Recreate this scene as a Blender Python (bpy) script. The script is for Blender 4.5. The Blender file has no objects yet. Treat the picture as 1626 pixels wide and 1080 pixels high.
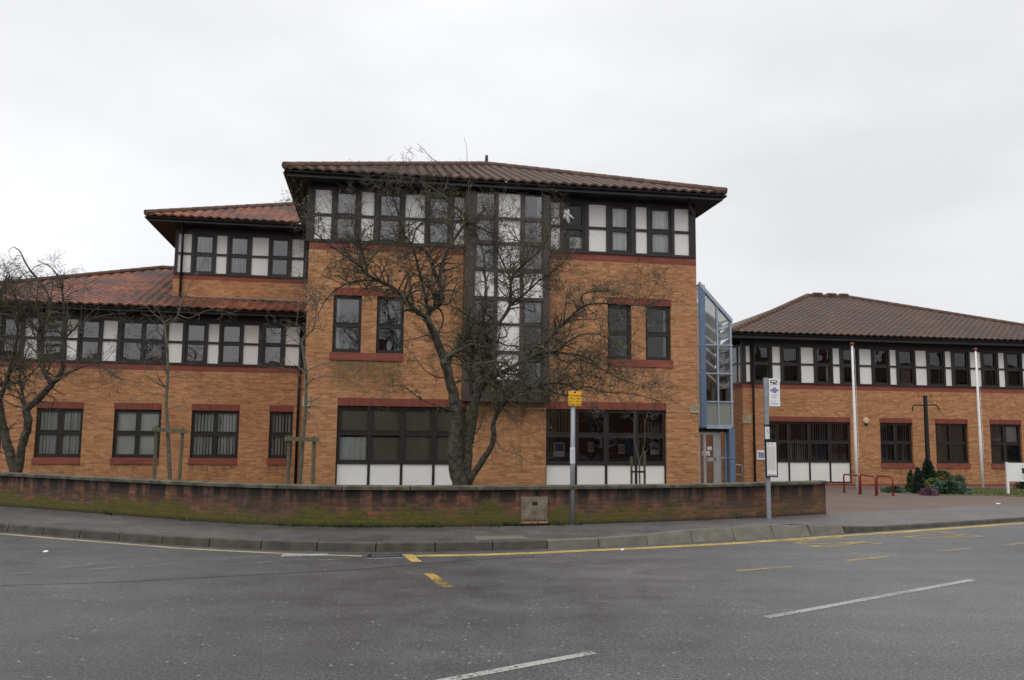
import bpy, math, random
from mathutils import Vector, Matrix, noise
R = math.radians
S = bpy.context.scene
COL = S.collection
# ------------------------------------------------------------------ camera, sky, sun
FPX, W0, H0 = 1350.0, 1626.0, 1080.0
PITCH, ROLL, CAMZ = math.atan(152 / FPX), 0.0103, 1.8
cp, sp, cr, sr = math.cos(PITCH), math.sin(PITCH), math.cos(ROLL), math.sin(ROLL)
Fw = Vector((0, cp, sp)); Up = Vector((0, -sp, cp)); Rt = Vector((1, 0, 0))
CX = cr * Rt + sr * Up; CY = -sr * Rt + cr * Up
cam = bpy.data.cameras.new('camera'); camo = bpy.data.objects.new('camera', cam); COL.objects.link(camo)
cam.sensor_width = 36; cam.lens = 36 * FPX / W0; cam.clip_end = 3000; cam.clip_start = .1
m = Matrix((CX, CY, -Fw)).transposed().to_4x4(); m.translation = Vector((0, 0, CAMZ)); camo.matrix_world = m
S.camera = camo
S.view_settings.view_transform = 'Standard'; S.view_settings.look = 'None'
S.view_settings.exposure = .08; S.view_settings.gamma = 1
S.cycles.max_bounces = 6; S.cycles.transparent_max_bounces = 16
wd = bpy.data.worlds.new('World'); S.world = wd; wd.use_nodes = True
nt = wd.node_tree; nt.nodes.clear()
def nd(t, typ, **kw):
    n = t.nodes.new(typ)
    for k, v in kw.items():
        if k.startswith('i_'):
            n.inputs[k[2:].replace('_', ' ')].default_value = v
        else: setattr(n, k, v)
    return n
def lk(t, a, b): t.links.new(a, b)
SUN_EL, SUN_AZ = R(52), R(200)      # azimuth clockwise from +Y
sky = nd(nt, 'ShaderNodeTexSky', sky_type='NISHITA', sun_disc=False, sun_elevation=SUN_EL, sun_rotation=SUN_AZ, air_density=1.0, dust_density=6.0)
hs = nd(nt, 'ShaderNodeHueSaturation'); hs.inputs['Saturation'].default_value = .25; hs.inputs['Value'].default_value = .1
lk(nt, sky.outputs[0], hs.inputs['Color'])
tc = nd(nt, 'ShaderNodeTexCoord'); sx = nd(nt, 'ShaderNodeSeparateXYZ'); lk(nt, tc.outputs['Generated'], sx.inputs[0])
gr = nd(nt, 'ShaderNodeValToRGB')     # overcast: brighter towards the zenith
e = gr.color_ramp.elements
e[0].position = 0; e[0].color = (.875, .89, .915, 1); e[1].position = 1; e[1].color = (1.4, 1.4, 1.42, 1)
for p, c in ((.18, (.91, .92, .945, 1)), (.5, (.97, .975, 1., 1))):
    k = e.new(p); k.color = c
lk(nt, sx.outputs['Z'], gr.inputs[0])
mp = nd(nt, 'ShaderNodeMapping'); mp.inputs['Scale'].default_value = (1.3, 1.3, 3.0); mp.inputs['Location'].default_value = (.45, 0, .2); lk(nt, tc.outputs['Generated'], mp.inputs[0])
nz = nd(nt, 'ShaderNodeTexNoise'); nz.inputs['Scale'].default_value = 1.5; nz.inputs['Detail'].default_value = 5; nz.inputs['Roughness'].default_value = .5
lk(nt, mp.outputs[0], nz.inputs['Vector'])
mr = nd(nt, 'ShaderNodeMapRange'); mr.inputs['From Min'].default_value = .3; mr.inputs['From Max'].default_value = .7
mr.inputs['To Min'].default_value = .84; mr.inputs['To Max'].default_value = 1.10
lk(nt, nz.outputs['Fac'], mr.inputs['Value'])
mu = nd(nt, 'ShaderNodeVectorMath', operation='MULTIPLY'); lk(nt, gr.outputs[0], mu.inputs[0]); lk(nt, mr.outputs[0], mu.inputs[1])
mx = nd(nt, 'ShaderNodeMixRGB'); mx.inputs['Fac'].default_value = .08; lk(nt, mu.outputs[0], mx.inputs[1]); lk(nt, hs.outputs[0], mx.inputs[2])
bg = nd(nt, 'ShaderNodeBackground'); bg.inputs['Strength'].default_value = 1.0; lk(nt, mx.outputs[0], bg.inputs['Color'])
wo = nd(nt, 'ShaderNodeOutputWorld'); lk(nt, bg.outputs[0], wo.inputs['Surface'])
sl = bpy.data.lights.new('sun', 'SUN'); sl.energy = .7; sl.angle = R(35); sl.color = (1, .975, .94)
so = bpy.data.objects.new('sun', sl); COL.objects.link(so)
sd = Vector((math.sin(SUN_AZ) * math.cos(SUN_EL), math.cos(SUN_AZ) * math.cos(SUN_EL), math.sin(SUN_EL)))
so.rotation_euler = sd.to_track_quat('Z', 'Y').to_euler(); so.location = (0, -20, 40)

# ------------------------------------------------------------------ measuring helpers
def ray(x, y):
    return CX * (x - W0 / 2) + CY * (H0 / 2 - y) + Fw * FPX
def onz(x, y, z=0.0):
    d = ray(x, y); t = (z - CAMZ) / d.z; return Vector((d.x * t, d.y * t, z))
def aty(x, y, Y):
    d = ray(x, y); t = Y / d.y; return Vector((d.x * t, Y, CAMZ + d.z * t))
def gz(X, Y):      # lie of the land behind the boundary wall
    return .14 - .26 * min(1, max(0, (Y - 20) / 14))
class Frame:       # a facade: its plane, and local x along it, y into the building
    def __init__(s, d, a, px, py):
        s.d, s.a = d, a; s.t0 = 0; s.t0 = s.h(px, py)[0]
        s.loc = (s.t0 * math.cos(a) - d * math.sin(a), s.t0 * math.sin(a) + d * math.cos(a), 0)
    def h(s, x, y, n=0):
        D = ray(x, y); c, q = math.cos(s.a), math.sin(s.a)
        t = (s.d + n) / (-D.x * q + D.y * c)
        return (D.x * t * c + D.y * t * q - s.t0, CAMZ + D.z * t)
    def z(s, *pts, n=0): return sum(s.h(x, y, n)[1] for x, y in pts) / len(pts)
    def x(s, px, py, n=0): return s.h(px, py, n)[0]
    def w(s, x, y, z):
        c, q = math.cos(s.a), math.sin(s.a)
        return Vector((s.loc[0] + x * c - y * q, s.loc[1] + x * q + y * c, z))

# ------------------------------------------------------------------ materials
M = {}
def pm(name, col, rough=.7, metal=0, spec=.5, nscale=0, namt=.15, bump=0, bscale=60, col2=None):
    mt = bpy.data.materials.new(name); mt.use_nodes = True; t = mt.node_tree
    b = t.nodes['Principled BSDF']; b.inputs['Base Color'].default_value = (*col, 1)
    b.inputs['Roughness'].default_value = rough; b.inputs['Metallic'].default_value = metal
    b.inputs['Specular IOR Level'].default_value = spec
    tc = nd(t, 'ShaderNodeTexCoord')
    if nscale:
        n = nd(t, 'ShaderNodeTexNoise'); n.inputs['Scale'].default_value = nscale; n.inputs['Detail'].default_value = 6
        lk(t, tc.outputs['Object'], n.inputs['Vector'])
        r = nd(t, 'ShaderNodeValToRGB'); r.color_ramp.elements[0].position = .3; r.color_ramp.elements[1].position = .7
        c2 = col2 if col2 else [min(1, c * (1 + namt)) for c in col]
        r.color_ramp.elements[0].color = (*[c * (1 - namt) for c in col], 1); r.color_ramp.elements[1].color = (*c2, 1)
        lk(t, n.outputs['Fac'], r.inputs[0]); lk(t, r.outputs[0], b.inputs['Base Color'])
    if bump:
        n = nd(t, 'ShaderNodeTexNoise'); n.inputs['Scale'].default_value = bscale; n.inputs['Detail'].default_value = 4
        lk(t, tc.outputs['Object'], n.inputs['Vector'])
        bp = nd(t, 'ShaderNodeBump'); bp.inputs['Strength'].default_value = bump; bp.inputs['Distance'].default_value = .02
        lk(t, n.outputs['Fac'], bp.inputs['Height']); lk(t, bp.outputs[0], b.inputs['Normal'])
    M[name] = mt; return mt
def math_(t, op, a, b=None, c=None, clamp=False):
    n = nd(t, 'ShaderNodeMath', operation=op); n.use_clamp = clamp
    for i, v in enumerate((a, b, c)):
        if v is None: continue
        if isinstance(v, (int, float)): n.inputs[i].default_value = v
        else: lk(t, v, n.inputs[i])
    return n.outputs[0]
def mixc(t, f, a, b, mode='MIX'):
    n = nd(t, 'ShaderNodeMixRGB', blend_type=mode)
    for i, v in enumerate((f, a, b)):
        if isinstance(v, (int, float)): n.inputs[i].default_value = v
        elif isinstance(v, tuple): n.inputs[i].default_value = (*v, 1) if len(v) == 3 else v
        else: lk(t, v, n.inputs[i])
    return n.outputs[0]
def noise_(t, vec, scale, detail=4, rough=.5):
    n = nd(t, 'ShaderNodeTexNoise'); n.inputs['Scale'].default_value = scale; n.inputs['Detail'].default_value = detail; n.inputs['Roughness'].default_value = rough
    lk(t, vec, n.inputs['Vector']); return n.outputs['Fac']
def ramp(t, f, *st):
    n = nd(t, 'ShaderNodeValToRGB'); el = n.color_ramp.elements
    while len(el) < len(st): el.new(.5)
    for i, (p, c) in enumerate(st):
        el[i].position = p; el[i].color = (*c, 1) if not isinstance(c, (int, float)) else (c, c, c, 1)
    lk(t, f, n.inputs[0]); return n.outputs[0]
def brick(name, c1, c2, c3, mortar, bw=.225, bh=.075, uv=False, swap=False, mort=.010, old=False):
    mt = bpy.data.materials.new(name); mt.use_nodes = True; t = mt.node_tree; b = t.nodes['Principled BSDF']
    b.inputs['Roughness'].default_value = .85; b.inputs['Specular IOR Level'].default_value = .25
    tc = nd(t, 'ShaderNodeTexCoord')
    if uv:
        vec = tc.outputs['UV']
    else:
        s = nd(t, 'ShaderNodeSeparateXYZ'); lk(t, tc.outputs['Object'], s.inputs[0])
        cmb = nd(t, 'ShaderNodeCombineXYZ'); a = math_(t, 'ADD', s.outputs['X'], s.outputs['Y'])
        if swap: lk(t, s.outputs['Z'], cmb.inputs['X']); lk(t, a, cmb.inputs['Y'])
        else: lk(t, a, cmb.inputs['X']); lk(t, s.outputs['Z'], cmb.inputs['Y'])
        vec = cmb.outputs[0]
    br = nd(t, 'ShaderNodeTexBrick'); lk(t, vec, br.inputs['Vector'])
    for k, v in (('Scale', 1), ('Brick Width', bw), ('Row Height', bh), ('Mortar Size', mort), ('Mortar Smooth', .2), ('Bias', 0)): br.inputs[k].default_value = v
    br.inputs['Color1'].default_value = (*c1, 1); br.inputs['Color2'].default_value = (*c2, 1); br.inputs['Mortar'].default_value = (*mortar, 1)
    # per brick third colour: noise stretched to brick size
    mp = nd(t, 'ShaderNodeMapping'); mp.inputs['Scale'].default_value = (1 / bw * .9, 1 / bh * .9, 1); lk(t, vec, mp.inputs[0])
    n1 = noise_(t, mp.outputs[0], 1.0, 1)
    f1 = ramp(t, n1, (.56, 0.), (.66, .8))
    colr = mixc(t, f1, br.outputs['Color'], c3)
    colr = mixc(t, math_(t, 'MULTIPLY', br.outputs['Fac'], .75), colr, mortar)
    # long streaks, batches of brick and weathering patches
    mp2 = nd(t, 'ShaderNodeMapping'); mp2.inputs['Scale'].default_value = (.7, 4.5, 1); lk(t, vec, mp2.inputs[0])
    n2 = noise_(t, mp2.outputs[0], 1.6, 6, .6)
    colr = mixc(t, 1., colr, ramp(t, n2, (.3, .80), (.5, .98), (.72, 1.10)), 'MULTIPLY')
    n3 = noise_(t, vec, .55, 4)
    colr = mixc(t, 1., colr, ramp(t, n3, (.3, .86), (.7, 1.08)), 'MULTIPLY')
    if old:
        sv = nd(t, 'ShaderNodeSeparateXYZ'); lk(t, vec, sv.inputs[0]); v = sv.outputs['Y']
        mp3 = nd(t, 'ShaderNodeMapping'); mp3.inputs['Scale'].default_value = (1, .75, 1); lk(t, vec, mp3.inputs[0])
        big = noise_(t, mp3.outputs[0], 1.1, 6, .65)
        colr = mixc(t, ramp(t, big, (.44, 0.), (.56, .85)), colr, mixc(t, .6, colr, (.065, .055, .045)))
        pale = noise_(t, mp3.outputs[0], 5, 6, .7)
        colr = mixc(t, ramp(t, pale, (.58, 0.), (.68, .55)), colr, (.19, .165, .135))
        # black run-off, strengthened at the top as painted shadow beneath the coping
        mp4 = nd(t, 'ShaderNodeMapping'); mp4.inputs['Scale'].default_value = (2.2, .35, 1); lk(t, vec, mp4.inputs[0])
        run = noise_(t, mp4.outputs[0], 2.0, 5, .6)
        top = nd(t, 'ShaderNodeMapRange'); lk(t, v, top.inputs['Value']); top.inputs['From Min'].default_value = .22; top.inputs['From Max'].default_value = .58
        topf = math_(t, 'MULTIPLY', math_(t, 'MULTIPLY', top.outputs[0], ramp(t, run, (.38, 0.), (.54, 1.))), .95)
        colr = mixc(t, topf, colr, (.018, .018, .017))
        # moss on the lowest courses
        ms = noise_(t, vec, 1.3, 3); ms2 = noise_(t, vec, 14, 5, .7)
        lim = math_(t, 'MULTIPLY_ADD', ms, .95, -.16)
        mm = nd(t, 'ShaderNodeMapRange'); mm.clamp = True
        lk(t, math_(t, 'SUBTRACT', lim, v), mm.inputs['Value']); mm.inputs['From Min'].default_value = -.05; mm.inputs['From Max'].default_value = .10
        mu_ = nd(t, 'ShaderNodeMapRange'); lk(t, sv.outputs['X'], mu_.inputs['Value']); mu_.inputs['From Min'].default_value = 23.; mu_.inputs['From Max'].default_value = 25.; mu_.inputs['To Min'].default_value = 1.; mu_.inputs['To Max'].default_value = .25
        mf = math_(t, 'MULTIPLY', math_(t, 'MULTIPLY', mm.outputs[0], mu_.outputs[0]), ramp(t, ms2, (.32, .25), (.55, 1.)))
        colr = mixc(t, mf, colr, ramp(t, ms2, (.3, (.035, .042, .010)), (.7, (.135, .130, .022))))
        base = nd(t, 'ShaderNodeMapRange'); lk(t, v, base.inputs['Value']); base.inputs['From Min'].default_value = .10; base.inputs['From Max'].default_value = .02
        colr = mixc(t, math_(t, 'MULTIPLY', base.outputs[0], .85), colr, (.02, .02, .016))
    lk(t, colr, b.inputs['Base Color'])
    bp = nd(t, 'ShaderNodeBump'); bp.inputs['Strength'].default_value = .5; bp.inputs['Distance'].default_value = .006
    lk(t, math_(t, 'SUBTRACT', 1., br.outputs['Fac']), bp.inputs['Height']); lk(t, bp.outputs[0], b.inputs['Normal'])
    M[name] = mt; return mt
brick('buff_brick', (.54, .250, .108), (.36, .148, .066), (.57, .33, .185), (.42, .25, .14))
brick('red_brick', (.30, .085, .058), (.25, .065, .045), (.33, .11, .075), (.22, .10, .075), bw=.45)
brick('red_soldier', (.28, .075, .050), (.21, .052, .036), (.27, .07, .05), (.20, .085, .065), bw=.45, swap=True)
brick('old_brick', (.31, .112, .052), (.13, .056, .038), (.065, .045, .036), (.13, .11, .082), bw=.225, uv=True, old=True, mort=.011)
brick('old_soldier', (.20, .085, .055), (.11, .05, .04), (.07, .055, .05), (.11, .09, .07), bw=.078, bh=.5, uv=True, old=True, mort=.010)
def stain_mat(name, col, lo=.40, hi=.72, amt=.55):
    mt = bpy.data.materials.new(name); mt.use_nodes = True; t = mt.node_tree; b = t.nodes['Principled BSDF']; b.inputs['Base Color'].default_value = (*col, 1); b.inputs['Roughness'].default_value = .9
    tc = nd(t, 'ShaderNodeTexCoord'); mp = nd(t, 'ShaderNodeMapping'); mp.inputs['Scale'].default_value = (3.5, 1, .9); lk(t, tc.outputs['Object'], mp.inputs[0])
    n = noise_(t, mp.outputs[0], 2.2, 6, .7); s = nd(t, 'ShaderNodeSeparateXYZ'); lk(t, tc.outputs['Generated'], s.inputs[0])
    f = math_(t, 'MULTIPLY', ramp(t, n, (lo, 0.), (hi, 1.)), math_(t, 'POWER', s.outputs['Z'], .7))
    ex = math_(t, 'MULTIPLY', math_(t, 'MULTIPLY', s.outputs['X'], math_(t, 'SUBTRACT', 1., s.outputs['X'])), 14., clamp=True)
    f = math_(t, 'MULTIPLY', math_(t, 'MULTIPLY', f, ex), amt, clamp=True)
    tr = nd(t, 'ShaderNodeBsdfTransparent'); ms = nd(t, 'ShaderNodeMixShader'); lk(t, f, ms.inputs[0]); lk(t, tr.outputs[0], ms.inputs[1]); lk(t, b.outputs[0], ms.inputs[2])
    o = [x for x in t.nodes if x.type == 'OUTPUT_MATERIAL'][0]; lk(t, ms.outputs[0], o.inputs['Surface']); M[name] = mt
stain_mat('green_stain', (.20, .155, .06), .28, .55, .6); stain_mat('grime', (.11, .08, .05), .42, .70, .42)
def stain(par, x0, x1, z0, z1, mat='grime'):
    f = MB(); f.quad((x0, -.0025, z0), (x1, -.0025, z0), (x1, -.0025, z1), (x0, -.0025, z1)); f.build('stain', mat, par)
def tile_mat(name, stops, patch, pf, mossy=.3):
    mt = bpy.data.materials.new(name); mt.use_nodes = True; t = mt.node_tree; b = t.nodes['Principled BSDF']
    b.inputs['Roughness'].default_value = .6; b.inputs['Specular IOR Level'].default_value = .4
    tc = nd(t, 'ShaderNodeTexCoord'); uv = tc.outputs['UV']
    mp = nd(t, 'ShaderNodeMapping'); mp.inputs['Scale'].default_value = (1 / .3, 1 / .32, 1); lk(t, uv, mp.inputs[0])
    fl = nd(t, 'ShaderNodeVectorMath', operation='FLOOR'); lk(t, mp.outputs[0], fl.inputs[0])
    wn = nd(t, 'ShaderNodeTexWhiteNoise', noise_dimensions='2D'); lk(t, fl.outputs[0], wn.inputs['Vector'])
    c = ramp(t, wn.outputs['Value'], *stops)
    n = noise_(t, uv, .45, 5, .6)
    c = mixc(t, ramp(t, n, (.42, 0.), (.6, pf)), c, patch)
    n2 = noise_(t, uv, 9, 5, .7)
    c = mixc(t, 1., c, ramp(t, n2, (.3, .6), (.65, 1.2)), 'MULTIPLY')
    n3 = noise_(t, uv, 3.1, 5, .7)
    c = mixc(t, ramp(t, n3, (.6, 0.), (.7, mossy)), c, (.25, .15, .07))
    lk(t, c, b.inputs['Base Color']); M[name] = mt
tile_mat('brown_tile', ((0, (.085, .044, .030)), (.5, (.092, .048, .032)), (1, (.108, .058, .040))), (.055, .038, .032), .8, .35)
tile_mat('main_tile', ((0, (.105, .058, .043)), (.5, (.13, .07, .05)), (1, (.17, .092, .062))), (.075, .056, .048), .7, .4)
tile_mat('red_tile', ((0, (.19, .062, .035)), (.5, (.26, .080, .042)), (1, (.34, .125, .065))), (.085, .050, .042), .92, .12)
pm('ridge_tile', (.11, .062, .045), .8, nscale=3, namt=.35)
pm('black_trim', (.009, .009, .010), .4, nscale=2, namt=.2)
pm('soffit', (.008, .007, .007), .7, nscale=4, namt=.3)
pm('dark_frame', (.020, .013, .012), .5, nscale=5, namt=.25)
pm('bay_frame', (.062, .044, .040), .55, nscale=3, namt=.25)
pm('white_panel', (.80, .79, .76), .5, nscale=1.3, namt=.05)
pm('lead', (.20, .21, .22), .5, nscale=6, namt=.3)
pm('stone', (.42, .36, .24), .8, nscale=9, namt=.15)
pm('pale_line', (.55, .42, .30), .8)
pm('interior', (.09, .085, .08), .9)
pm('blind', (.80, .82, .80), .7, nscale=2, namt=.08)
pm('grey_blind', (.62, .56, .61), .7, nscale=1, namt=.08)
pm('dim_blind', (.30, .27, .22), .8, nscale=1, namt=.15)
pm('blue_steel', (.13, .20, .33), .4, nscale=4, namt=.12)
pm('pale_steel', (.36, .42, .52), .4, nscale=4, namt=.1)
pm('grey_alu', (.42, .42, .40), .45, nscale=3, namt=.08)
pm('spandrel', (.26, .28, .25), .4, nscale=30, namt=.1)
pm('galv', (.30, .32, .34), .45, metal=.3, nscale=14, namt=.14)
pm('white_paint', (.84, .84, .83), .4, nscale=7, namt=.07)
pm('red_paint', (.22, .018, .020), .4, nscale=6, namt=.15)
pm('black_iron', (.010, .010, .011), .4)
pm('yellow_sign', (.85, .45, .01), .45)
pm('ink', (.02, .02, .02), .6)
pm('paper', (.72, .72, .78), .6, nscale=8, namt=.05)
pm('print_grey', (.36, .36, .37), .7, nscale=60, namt=.3)
pm('logo_purple', (.24, .22, .40), .6)
pm('logo_blue', (.05, .10, .34), .5)
pm('logo_red', (.40, .06, .09), .5)
pm('sky_blue', (.30, .50, .80), .5)
pm('cream', (.66, .48, .24), .5, nscale=9, namt=.1)
pm('concrete', (.15, .125, .08), .85, nscale=6, namt=.35, bump=.3, bscale=50, col2=(.26, .225, .155))
pm('coping', (.070, .064, .046), .9, nscale=5, namt=.5, bump=.4, bscale=40, col2=(.15, .138, .10))
pm('kerb', (.070, .062, .050), .85, nscale=5, namt=.35, bump=.3, bscale=80)
pm('pale_kerb', (.155, .145, .12), .85, nscale=5, namt=.22, bump=.3, bscale=80)
pm('wood', (.12, .11, .07), .9, nscale=16, namt=.3, bump=.3, bscale=40)
pm('bark', (.034, .029, .023), .92, nscale=12, namt=.4, bump=.8, bscale=20, col2=(.10, .088, .066))
pm('twig_bark', (.05, .043, .034), .9, nscale=4, namt=.3, col2=(.14, .125, .085))
pm('young_bark', (.115, .105, .08), .9, nscale=14, namt=.3, col2=(.17, .16, .12))
pm('bud_leaf', (.12, .12, .035), .8, nscale=3, namt=.4)
pm('conifer_dark', (.018, .040, .024), .8, nscale=7, namt=.5)
pm('conifer_green', (.035, .085, .022), .8, nscale=7, namt=.5)
pm('juniper', (.075, .13, .085), .8, nscale=7, namt=.5)
pm('gold_leaf', (.14, .17, .045), .8, nscale=7, namt=.45)
pm('heather', (.19, .085, .12), .8, nscale=9, namt=.4)
pm('weed', (.045, .085, .02), .8, nscale=7, namt=.5)
pm('terracotta', (.34, .17, .11), .8)
pm('brass_glow', (.6, .35, .1), .5)
pm('slate_road', (.1, .1, .1), .8)
# glass: mostly see-through, mirror by Fresnel
def glass_mat(name, tint, ior=1.85):
    g = bpy.data.materials.new(name); g.use_nodes = True; t = g.node_tree; t.nodes.clear()
    tr = nd(t, 'ShaderNodeBsdfTransparent'); tr.inputs[0].default_value = (*tint, 1)
    gl = nd(t, 'ShaderNodeBsdfGlossy'); gl.inputs['Roughness'].default_value = .012; gl.inputs[0].default_value = (.9, .9, .93, 1)
    fr = nd(t, 'ShaderNodeFresnel'); fr.inputs['IOR'].default_value = ior
    tc = nd(t, 'ShaderNodeTexCoord'); n = noise_(t, tc.outputs['Object'], 1.1, 2)
    bp = nd(t, 'ShaderNodeBump'); bp.inputs['Strength'].default_value = .25; bp.inputs['Distance'].default_value = .02; lk(t, n, bp.inputs['Height'])
    lk(t, bp.outputs[0], gl.inputs['Normal'])
    ms = nd(t, 'ShaderNodeMixShader'); lk(t, fr.outputs[0], ms.inputs[0]); lk(t, tr.outputs[0], ms.inputs[1]); lk(t, gl.outputs[0], ms.inputs[2])
    o = nd(t, 'ShaderNodeOutputMaterial'); lk(t, ms.outputs[0], o.inputs['Surface']); M[name] = g
glass_mat('glass', (.88, .88, .87), 2.25)
glass_mat('dark_glass', (.70, .67, .65), 1.7)
glass_mat('clear_glass', (.92, .93, .92), 1.5)
# asphalt
def asphalt(name, base, speck, wear, blotch=.2):
    mt = bpy.data.materials.new(name); mt.use_nodes = True; t = mt.node_tree; b = t.nodes['Principled BSDF']
    b.inputs['Specular IOR Level'].default_value = .45
    tc = nd(t, 'ShaderNodeTexCoord'); o = tc.outputs['Object']
    n1 = noise_(t, o, .25, 6, .6); n2 = noise_(t, o, 55, 4, .8); n3 = noise_(t, o, 1.7, 6, .65)
    c = mixc(t, ramp(t, n1, (.35, 0.), (.65, 1.)), base, wear)
    n4 = noise_(t, o, 26, 3, .8); n5 = noise_(t, o, .11, 4, .6)
    mpx = nd(t, 'ShaderNodeMapping'); mpx.inputs['Scale'].default_value = (.12, 1.1, 1); mpx.inputs['Rotation'].default_value = (0, 0, -.25); lk(t, o, mpx.inputs[0]); n6 = noise_(t, mpx.outputs[0], 1.3, 5, .6)
    c = mixc(t, 1., c, ramp(t, n2, (.32, .1), (.5, .95), (.68, 2.6)), 'MULTIPLY')
    c = mixc(t, 1., c, ramp(t, n4, (.3, .5), (.5, 1.), (.7, 1.6)), 'MULTIPLY')
    c = mixc(t, 1., c, ramp(t, n5, (.35, .86), (.65, 1.12)), 'MULTIPLY')
    c = mixc(t, 1., c, ramp(t, n6, (.3, .84), (.7, 1.14)), 'MULTIPLY')
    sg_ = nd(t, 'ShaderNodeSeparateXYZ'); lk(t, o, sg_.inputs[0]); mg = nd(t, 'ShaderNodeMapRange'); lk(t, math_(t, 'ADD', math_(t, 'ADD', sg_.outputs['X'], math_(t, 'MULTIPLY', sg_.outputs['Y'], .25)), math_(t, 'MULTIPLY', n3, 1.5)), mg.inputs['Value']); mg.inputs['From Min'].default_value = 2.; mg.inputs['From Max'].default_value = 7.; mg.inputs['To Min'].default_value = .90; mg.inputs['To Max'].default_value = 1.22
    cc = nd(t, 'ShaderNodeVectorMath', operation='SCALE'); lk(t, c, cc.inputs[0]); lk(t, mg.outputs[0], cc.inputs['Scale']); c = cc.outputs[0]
    c = mixc(t, 1., c, ramp(t, n3, (.3, 1 - blotch), (.7, 1 + blotch * .6)), 'MULTIPLY')
    v = nd(t, 'ShaderNodeTexVoronoi'); v.inputs['Scale'].default_value = 13; lk(t, o, v.inputs['Vector'])
    vc = nd(t, 'ShaderNodeSeparateColor'); lk(t, v.outputs['Color'], vc.inputs[0])
    sel = math_(t, 'GREATER_THAN', vc.outputs[0], .90); near = math_(t, 'LESS_THAN', v.outputs['Distance'], .17)
    c = mixc(t, math_(t, 'MULTIPLY', math_(t, 'MULTIPLY', sel, near), .8), c, speck)
    lk(t, c, b.inputs['Base Color'])
    lk(t, ramp(t, n3, (.3, .36), (.7, .60)), b.inputs['Roughness'])
    bp = nd(t, 'ShaderNodeBump'); bp.inputs['Strength'].default_value = .7; bp.inputs['Distance'].default_value = .006; lk(t, n2, bp.inputs['Height']); lk(t, bp.outputs[0], b.inputs['Normal'])
    M[name] = mt; return mt
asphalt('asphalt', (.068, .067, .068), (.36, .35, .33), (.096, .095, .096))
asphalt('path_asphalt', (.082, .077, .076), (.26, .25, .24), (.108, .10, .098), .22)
def pave(name):
    mt = brick(name, (.19, .135, .115), (.165, .12, .105), (.21, .155, .13), (.13, .105, .09), bw=.2, bh=.1, mort=.006)
    t = mt.node_tree; br = [n for n in t.nodes if n.type == 'TEX_BRICK'][0]
    cmb = [n for n in t.nodes if n.type == 'COMBXYZ'][0]; s = [n for n in t.nodes if n.type == 'SEPXYZ'][0]
    for l in list(cmb.inputs['X'].links) + list(cmb.inputs['Y'].links): t.links.remove(l)
    lk(t, s.outputs['X'], cmb.inputs['X']); lk(t, s.outputs['Y'], cmb.inputs['Y'])
pave('paving')
pm('soil', (.07, .055, .035), .95, nscale=5, namt=.4, col2=(.07, .09, .03))
pm('grass', (.075, .105, .028), .95, nscale=6, namt=.35, bump=.5, bscale=40, col2=(.15, .15, .05))
def paint_mat(name, col, wear_lo, wear_hi, under=(.09, .086, .085)):
    mt = bpy.data.materials.new(name); mt.use_nodes = True; t = mt.node_tree; b = t.nodes['Principled BSDF']; b.inputs['Roughness'].default_value = .75
    tc = nd(t, 'ShaderNodeTexCoord'); o = tc.outputs['Object']
    n = noise_(t, o, 26, 6, .85); n1 = noise_(t, o, 2.2, 3)
    f = ramp(t, math_(t, 'ADD', math_(t, 'MULTIPLY', n, .75), math_(t, 'MULTIPLY', n1, .25)), (wear_lo, 0.), (wear_hi, 1.))
    tr = nd(t, 'ShaderNodeBsdfTransparent'); ms = nd(t, 'ShaderNodeMixShader')
    lk(t, mixc(t, noise_(t, o, 40, 3), tuple(c * .8 for c in col), col), b.inputs['Base Color'])
    lk(t, f, ms.inputs[0]); lk(t, tr.outputs[0], ms.inputs[1]); lk(t, b.outputs[0], ms.inputs[2])
    out = [x for x in t.nodes if x.type == 'OUTPUT_MATERIAL'][0]; lk(t, ms.outputs[0], out.inputs['Surface']); M[name] = mt
paint_mat('white_line', (.40, .40, .37), .40, .50)
paint_mat('faint_white', (.24, .235, .22), .42, .62)
paint_mat('yellow_line', (.56, .40, .11), .38, .52)
paint_mat('pale_yellow_line', (.42, .35, .20), .38, .48)
paint_mat('broken_yellow', (.52, .33, .05), .46, .53)
paint_mat('worn_yellow', (.46, .35, .13), .42, .56)
paint_mat('faint_yellow', (.42, .28, .08), .54, .68)
paint_mat('tar_seam', (.035, .032, .032), .35, .5)
paint_mat('patch', (.17, .155, .12), .2, .45)

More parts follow.
